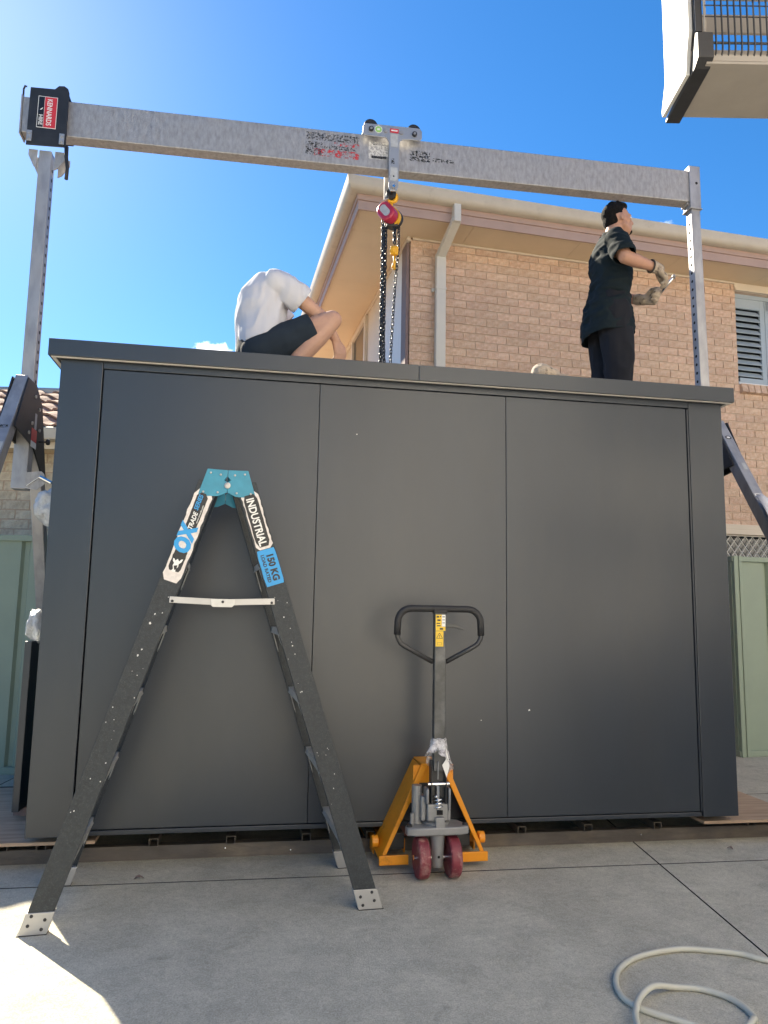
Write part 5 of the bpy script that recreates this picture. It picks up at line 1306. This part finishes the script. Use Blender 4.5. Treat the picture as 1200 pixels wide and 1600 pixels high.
def head(b, c, fw, up, sc=1.0):
    """skull, jaw, nose, brow, ears; c = centre of the skull"""
    c, fw = Vector(c), Vector(fw).normalized(); up = Vector(up); up = (up - fw * up.dot(fw)).normalized(); sd = up.cross(fw)
    Mx = Matrix((fw, sd, up)).transposed()
    def q(x, y, z): return c + Mx @ Vector((x * sc, y * sc, z * sc))
    ellip(b, q(-0.012, 0, 0.028), (0.098 * sc, 0.077 * sc, 0.092 * sc), Mx)
    ellip(b, q(0.030, 0, -0.035), (0.062 * sc, 0.060 * sc, 0.078 * sc), Mx)
    ellip(b, q(0.055, 0, -0.088), (0.034 * sc, 0.034 * sc, 0.028 * sc), Mx)
    capsule(b, q(0.012, 0.052, -0.055), q(0.058, 0.024, -0.086), 0.020 * sc, 0.018 * sc); capsule(b, q(0.012, -0.052, -0.055), q(0.058, -0.024, -0.086), 0.020 * sc, 0.018 * sc)
    capsule(b, q(0.085, 0, 0.012), q(0.106, 0, -0.030), 0.010 * sc, 0.014 * sc, 10, 3)
    capsule(b, q(0.078, 0.034, 0.018), q(0.078, -0.034, 0.018), 0.014 * sc, 0.014 * sc, 10, 3)
    capsule(b, q(0.086, 0.016, -0.058), q(0.086, -0.016, -0.058), 0.009 * sc, 0.009 * sc, 8, 3); capsule(b, q(0.083, 0.014, -0.070), q(0.083, -0.014, -0.070), 0.009 * sc, 0.009 * sc, 8, 3)
    for e in (-1, 1):
        ellip(b, q(-0.004, e * 0.080, -0.010), (0.020 * sc, 0.009 * sc, 0.032 * sc), Mx, 10)
        ellip(b, q(0.052, e * 0.050, -0.022), (0.026 * sc, 0.018 * sc, 0.022 * sc), Mx, 10)
    return q, Mx
def eyes(q, Mx, parent):
    for e in (-1, 1):
        b = MB(); ellip(b, q(0.082, e * 0.032, 0.0), (0.010, 0.012, 0.008), Mx, 10); b.build('eye', 'sticker_white', parent, smooth=True)
        b = MB(); ellip(b, q(0.0885, e * 0.032, 0.0), (0.005, 0.006, 0.006), Mx, 8); b.build('iris', 'hair', parent, smooth=True)
def wrinkle(sc, amp, dirv=(0.4, 0.3, 1.0), seed=0.0, sharp=True):
    dv = Vector(dirv)
    def f(co):
        p = Vector((co.x * sc * dv.x, co.y * sc * dv.y, co.z * sc * dv.z)) + Vector((seed, seed * 0.7, 0))
        a = noise.noise(p) + 0.5 * noise.noise(p * 2.1)
        if sharp: a = (1 - 2 * abs(a)) * 0.7 + 0.3 * a
        return a * amp
    return f
def hair_cap(b, q, Mx, sc=1.0):
    rh = random.Random(5)
    ellip(b, q(-0.026, 0, 0.050), (0.096, 0.0785, 0.084), Mx)
    ellip(b, q(-0.056, 0, 0.004), (0.060, 0.071, 0.072), Mx)
    ellip(b, q(0.030, 0, 0.098), (0.056, 0.060, 0.036), Mx)
    for e in (-1, 1): capsule(b, q(-0.008, e * 0.068, 0.03), q(0.004, e * 0.069, -0.002), 0.014, 0.008, 8, 3)
    for i in range(150):
        a, e = rh.uniform(0, 2 * math.pi), rh.uniform(0.45, 1.5)
        x, y, z = math.cos(a) * math.cos(e), math.sin(a) * math.cos(e), math.sin(e)
        p = q(-0.014 + x * 0.096, y * 0.077, 0.045 + z * 0.092); d = Mx @ Vector((x * 0.6 + 0.35, y * 0.7, z + 0.2)).normalized()
        capsule(b, p, p + d * rh.uniform(0.006, 0.02), 0.007, 0.003, 6, 2)

# --- man standing on the roof, seen from behind his right side, working a tool with gloved hands
th = -0.08
m1_ = thing('person', 'man in dark polo shirt standing on the cabin roof, gloved hands holding a tool', 'person', S(3.475, 1.03, ROOFZ), YAW + th)
rs, ls_ = Vector((-0.035, -0.185, 1.375)), Vector((-0.01, 0.19, 1.385))
re, rw = Vector((-0.03, -0.315, 1.175)), Vector((0.225, -0.255, 1.135))
le, lw = Vector((0.12, 0.25, 1.13)), Vector((0.255, 0.03, 1.025))
hc = Vector((0.065, 0.0, 1.618)); fw = Vector((0.93, 0.05, 0.16))
b = MB()
loft(b, [((-0.02, 0, 0.86), 0.155, 0.11), ((-0.025, 0, 0.95), 0.170, 0.125), ((-0.01, 0, 1.08), 0.150, 0.110), ((0.0, 0, 1.18), 0.165, 0.115), ((-0.01, 0, 1.30), 0.180, 0.115), ((-0.015, 0, 1.385), 0.160, 0.085), ((-0.005, 0, 1.42), 0.09, 0.06)])
capsule(b, (-0.01, 0, 1.38), (0.035, 0, 1.56), 0.064, 0.059)
q1, M1 = head(b, hc, fw, (0, 0, 1))
capsule(b, rs, re, 0.056, 0.048); capsule(b, re, re + (rw - re) * 0.35, 0.048, 0.047); capsule(b, re + (rw - re) * 0.3, rw, 0.047, 0.030)
capsule(b, ls_, le, 0.056, 0.046); capsule(b, le, le + (lw - le) * 0.35, 0.046, 0.045); capsule(b, le + (lw - le) * 0.3, lw, 0.045, 0.030)
for e in (-1, 1):
    hip, kn, an = Vector((-0.02, e * 0.095, 0.88)), Vector((0.015, e * 0.115, 0.49)), Vector((-0.03, e * 0.13, 0.09))
    capsule(b, hip, kn, 0.088, 0.058); capsule(b, kn, kn + (an - kn) * 0.35, 0.056, 0.058); capsule(b, kn + (an - kn) * 0.35, an, 0.058, 0.036); capsule(b, an, (0.10, e * 0.15, 0.04), 0.038, 0.03)
rf_, rs_ = Vector((0.75, 0.25, -0.62)), Vector((-0.35, 0.85, -0.2))
rn_ = Vector(rf_).normalized().cross(Vector((0.2, 0.95, 0.1)).normalized()); 
hand(b, rw, (0.80, 0.30, -0.52), (0.25, 0.85, 0.45), (-0.50, 0.45, -0.60), (0.45, 0.75, 0.6))
hand(b, lw, (0.72, -0.65, -0.10), (0.25, 0.1, 0.95), (-0.6, -0.55, 0.2), (0.75, 0.9, 0.6))
skin_mesh('body', b, 'skin', m1_, 0.0085, 3)
eyes(q1, M1, m1_)
b = MB(); hair_cap(b, q1, M1); skin_mesh('hair', b, 'hair', m1_, 0.0075, 1)
b = MB(); ellip(b, q1(0.064, 0, -0.094), (0.030, 0.030, 0.020), M1); skin_mesh('beard', b, 'hair', m1_, 0.0075, 2)
# polo shirt
b = MB()
loft(b, [((-0.035, 0, 0.68), 0.218, 0.170), ((-0.038, 0, 0.76), 0.212, 0.172), ((-0.040, 0, 0.88), 0.200, 0.160), ((-0.02, 0, 1.01), 0.172, 0.130), ((-0.002, 0, 1.14), 0.182, 0.132), ((-0.008, 0, 1.27), 0.196, 0.134), ((-0.018, 0, 1.37), 0.182, 0.104), ((-0.012, 0, 1.425), 0.108, 0.078), ((-0.002, 0, 1.455), 0.078, 0.068)])
rse = rs + (re - rs) * 0.88; lse = ls_ + (le - ls_) * 0.72
capsule(b, rs, rse, 0.074, 0.080); capsule(b, ls_, lse, 0.074, 0.078)
wr = wrinkle(7.5, 0.015, (0.9, 0.8, 1.7), 3.0)
def d1_(co):
    k = 1.0 + 0.8 * math.exp(-((co.z - 0.95) / 0.12) ** 2) + 0.6 * math.exp(-((co - rs).length / 0.13) ** 2)
    return wr(co) * k
skin_mesh('polo_shirt', b, 'shirt_dark', m1_, 0.0095, 5, 0.5, d1_,
          cuts=[((-0.03, 0, 0.705), (0.06, 0, -1), 0.4), (rse + (re - rs).normalized() * 0.03, re - rs, 0.12), (lse + (le - ls_).normalized() * 0.03, le - ls_, 0.12), ((-0.002, 0, 1.453), (0.25, 0, 1), 0.1)], solid=0.004)
b = MB()
ring = [Vector((0.002 + 0.070 * math.cos(R(a)), 0.072 * math.sin(R(a)), 1.452 - 0.014 * math.cos(R(a)))) for a in range(-160, 161, 10)]
vs = []
for p in ring: c_ = Vector((0.01, 0, p.z)); o_ = (p - c_); vs += [p - o_ * 0.06 + Vector((0, 0, 0.034)), p + o_ * 0.02 + Vector((0, 0, 0.036)), p + o_ * 0.34 + Vector((0, 0, -0.018)), p + o_ * 0.26 + Vector((0, 0, -0.020))]
fs = []
for i in range(len(ring) - 1):
    for j in range(4): fs.append((4 * i + j, 4 * i + (j + 1) % 4, 4 * i + 4 + (j + 1) % 4, 4 * i + 4 + j))
fs += [(0, 1, 2, 3), tuple(4 * (len(ring) - 1) + j for j in (3, 2, 1, 0))]
b.add(vs, fs); b.build('collar', 'shirt_dark', m1_, smooth=True)
# trousers
b = MB()
loft(b, [((-0.02, 0, 0.80), 0.176, 0.13), ((-0.025, 0, 0.90), 0.185, 0.14), ((-0.015, 0, 1.0), 0.175, 0.13)])
for e in (-1, 1):
    capsule(b, (-0.025, e * 0.098, 0.86), (-0.005, e * 0.116, 0.49), 0.122, 0.104); capsule(b, (-0.005, e * 0.116, 0.50), (-0.025, e * 0.13, 0.12), 0.104, 0.082)
skin_mesh('trousers', b, 'trousers', m1_, 0.0105, 4, 0.5, wrinkle(8, 0.013, (1.0, 1.0, 0.6), 8.0))
for e in (-1, 1):
    b = MB(); capsule(b, (-0.06, e * 0.132, 0.055), (0.14, e * 0.16, 0.042), 0.052, 0.042); capsule(b, (-0.04, e * 0.13, 0.06), (-0.035, e * 0.13, 0.13), 0.052, 0.05); b.box(-0.11, 0.19, e * 0.145 - 0.045, e * 0.145 + 0.045, 0.0, 0.022)
    skin_mesh('boot', b, 'shoe', m1_, 0.0105, 2)
# gloves
b = MB(); hand(b, rw, (0.80, 0.30, -0.52), (0.25, 0.85, 0.45), (-0.50, 0.45, -0.60), (0.45, 0.75, 0.6), fat=1.38, sc=1.06)
skin_mesh('glove', b, 'glove_leather', m1_, 0.0062, 1, 0.4, wrinkle(30, 0.003, (1, 1, 1), 2.0))
fd = (rw - re).normalized()
b = MB(); capsule(b, rw - fd * 0.035, rw + fd * 0.022, 0.044, 0.036); skin_mesh('glove_cuff', b, 'glove_leather', m1_, 0.007, 1, 0.4, None, cuts=[(rw - fd * 0.045, -fd, 0.08)], solid=0.003)
b = MB(); b.tube([rw - fd * 0.046 + (Vector((0, 0, 1)) * math.cos(a) + fd.cross(Vector((0, 0, 1))) * math.sin(a)) * 0.043 for a in [2 * math.pi * i / 20 for i in range(20)]], 0.006, 6, closed=True); b.build('glove_band', 'glove_dark', m1_, smooth=True)
b = MB(); hand(b, lw, (0.72, -0.65, -0.10), (0.25, 0.1, 0.95), (-0.6, -0.55, 0.2), (0.75, 0.9, 0.6), fat=1.38, sc=1.06)
fd2 = (lw - le).normalized(); capsule(b, lw - fd2 * 0.05, lw + fd2 * 0.01, 0.042, 0.036)
skin_mesh('glove', b, 'glove_leather', m1_, 0.0062, 1, 0.4, wrinkle(30, 0.003, (1, 1, 1), 5.0))
tool = thing('ratchet_wrench', 'short silver tool held between the standing man\'s gloved hands', 'tool', m1_.location, YAW + th)
ta, tb = Vector((0.325, -0.055, 1.02)), Vector((0.375, -0.19, 1.105))
b = MB(); b.tube([ta, ta + (tb - ta) * 0.5, tb], [0.010, 0.009, 0.010], 10); b.build('shaft', 'chrome', tool, smooth=True)
b = MB(); dt = (tb - ta).normalized(); b.tube([ta - dt * 0.05, ta - dt * 0.045, ta], [0.012, 0.015, 0.013], 10); b.build('grip', 'rubber_black', tool, smooth=True)
b = MB(); b.lathe([(0, -0.010), (0.012, -0.010), (0.013, 0), (0.012, 0.010), (0, 0.010)], tb + dt * 0.008, (0.3, 0.5, 0.8), 16); b.build('socket_head', 'aluminium', tool)

# --- man squatting on the roof, bent forward, head bowed behind his shoulder
th2 = 0.16
m2_ = thing('person', 'man in white T-shirt and navy shorts squatting on the cabin roof', 'person', S(1.055, 0.60, ROOFZ), YAW + th2)
rs, ls_ = Vector((-0.01, -0.18, 0.625)), Vector((0.0, 0.185, 0.615))
re, rw = Vector((0.245, -0.14, 0.470)), Vector((0.352, -0.10, 0.355))
le, lw = Vector((0.17, 0.20, 0.46)), Vector((0.20, 0.06, 0.40))
b = MB()
loft(b, [((-0.09, 0, 0.19), 0.165, 0.125), ((-0.10, 0, 0.29), 0.165, 0.115), ((-0.105, 0, 0.40), 0.155, 0.105), ((-0.10, 0, 0.49), 0.165, 0.108), ((-0.08, 0, 0.58), 0.18, 0.10), ((-0.04, 0, 0.64), 0.16, 0.075), ((0.0, 0, 0.665), 0.08, 0.05)], lat=(0, 1, 0))
capsule(b, (-0.02, 0.01, 0.65), (0.02, 0.09, 0.625), 0.056, 0.053)
q2, M2 = head(b, (-0.03, 0.16, 0.60), (0.35, 0.30, -0.88), (0.9, 0.1, 0.42), 0.95)
capsule(b, rs, re, 0.052, 0.042); capsule(b, re, re + (rw - re) * 0.35, 0.043, 0.042); capsule(b, re + (rw - re) * 0.3, rw, 0.042, 0.027)
capsule(b, ls_, le, 0.052, 0.042); capsule(b, le, re * 0 + le + (lw - le) * 0.35, 0.043, 0.042); capsule(b, le + (lw - le) * 0.3, lw, 0.042, 0.027)
KN = {-1: Vector((0.300, -0.20, 0.435)), 1: Vector((0.235, 0.25, 0.40))}
for e in (-1, 1):
    hip = Vector((-0.10, e * 0.10, 0.215)); kn = KN[e]; an = Vector((0.045, e * 0.17, 0.095))
    capsule(b, hip, hip + (kn - hip) * 0.6, 0.094, 0.076); capsule(b, hip + (kn - hip) * 0.6, kn, 0.076, 0.058); capsule(b, kn, kn + (an - kn) * 0.3, 0.057, 0.062); capsule(b, kn + (an - kn) * 0.3, kn + (an - kn) * 0.55, 0.062, 0.058); capsule(b, kn + (an - kn) * 0.55, an, 0.058, 0.036)
    capsule(b, an, (0.20, e * 0.19, 0.04), 0.036, 0.03)
hand(b, rw, (0.35, 0.10, -0.93), (0.85, 0.35, 0.3), (-0.55, 0.55, -0.15), (0.35, 0.5, 0.4), thumb=0.35, spread=0.10)
hand(b, lw, (0.45, -0.75, -0.35), (0.6, 0.2, 0.6), (-0.2, -0.3, -0.9), (0.4, 0.5, 0.4))
skin_mesh('body', b, 'skin_light', m2_, 0.0080, 3)
eyes(q2, M2, m2_)
b = MB(); hair_cap(b, q2, M2); skin_mesh('hair', b, 'hair', m2_, 0.0075, 1)
b = MB()
loft(b, [((-0.085, 0, 0.185), 0.200, 0.135), ((-0.09, 0, 0.28), 0.196, 0.140), ((-0.092, 0, 0.38), 0.190, 0.142), ((-0.095, 0, 0.48), 0.190, 0.145), ((-0.09, 0, 0.57), 0.194, 0.138), ((-0.06, 0, 0.64), 0.184, 0.106), ((-0.015, 0.01, 0.68), 0.125, 0.07), ((0.02, 0.02, 0.69), 0.075, 0.055)])
rse = rs + (re - rs) * 0.45; lse = ls_ + (le - ls_) * 0.45
capsule(b, rs + Vector((-0.02, 0.02, 0.01)), rse, 0.076, 0.080); capsule(b, ls_, lse, 0.074, 0.078)
wr2 = wrinkle(6.5, 0.014, (1.7, 0.8, 0.6), 4.0)
def d2__(co): return wr2(co) * (1.0 + 0.7 * math.exp(-((co - Vector((0.0, -0.17, 0.55))).length / 0.15) ** 2))
skin_mesh('t_shirt', b, 'shirt_white', m2_, 0.0095, 5, 0.5, d2__,
          cuts=[((-0.02, 0, 0.335), (0.42, 0, -1.0), 0.45), (rse + (re - rs).normalized() * 0.025, re - rs, 0.13), (lse + (le - ls_).normalized() * 0.025, le - ls_, 0.13), ((0.03, 0.02, 0.69), (0.95, 0.2, 0.2), 0.1)], solid=0.0035)
b = MB()
loft(b, [((-0.08, 0, 0.155), 0.180, 0.145), ((-0.10, 0, 0.25), 0.182, 0.132), ((-0.105, 0, 0.36), 0.172, 0.118)])
cl = []
for e in (-1, 1):
    hip = Vector((-0.10, e * 0.10, 0.215)); kn = KN[e]; dd = (kn - hip).normalized(); en = hip + dd * 0.31
    capsule(b, hip, en, 0.118, 0.098); cl.append((en + dd * 0.03, dd, 0.16))
skin_mesh('shorts', b, 'shorts_navy', m2_, 0.0100, 4, 0.5, wrinkle(8, 0.006, (1.1, 0.8, 1.0), 6.0), cuts=cl, solid=0.0035)
for e in (-1, 1):
    b = MB(); capsule(b, (0.0, e * 0.172, 0.05), (0.21, e * 0.195, 0.04), 0.048, 0.040); capsule(b, (0.02, e * 0.172, 0.06), (0.035, e * 0.17, 0.115), 0.048, 0.045); b.box(-0.045, 0.255, e * 0.185 - 0.042, e * 0.185 + 0.042, 0.0, 0.022)
    skin_mesh('shoe', b, 'shoe', m2_, 0.0105, 2)
# spare leather glove lying on the roof edge
b = MB(); hand(b, (0, 0, 0.045), (1, 0, -0.1), (0, 1, 0.2), (0.1, 0, -1), (0.35, 0.4, 0.3), fat=1.5, sc=1.1); capsule(b, (-0.06, 0, 0.055), (0.01, 0, 0.05), 0.060, 0.042)
gl = skin_mesh('work_glove', b, 'glove_leather', None, 0.0075, 2, 0.4, wrinkle(25, 0.004, (1, 1, 1), 1.0)); gl.location = S(2.60, 0.065, ROOFZ + 0.006); gl.rotation_euler.z = YAW + 0.1
tag(gl, 'tan leather work glove lying on the cabin roof between the two men', 'glove')
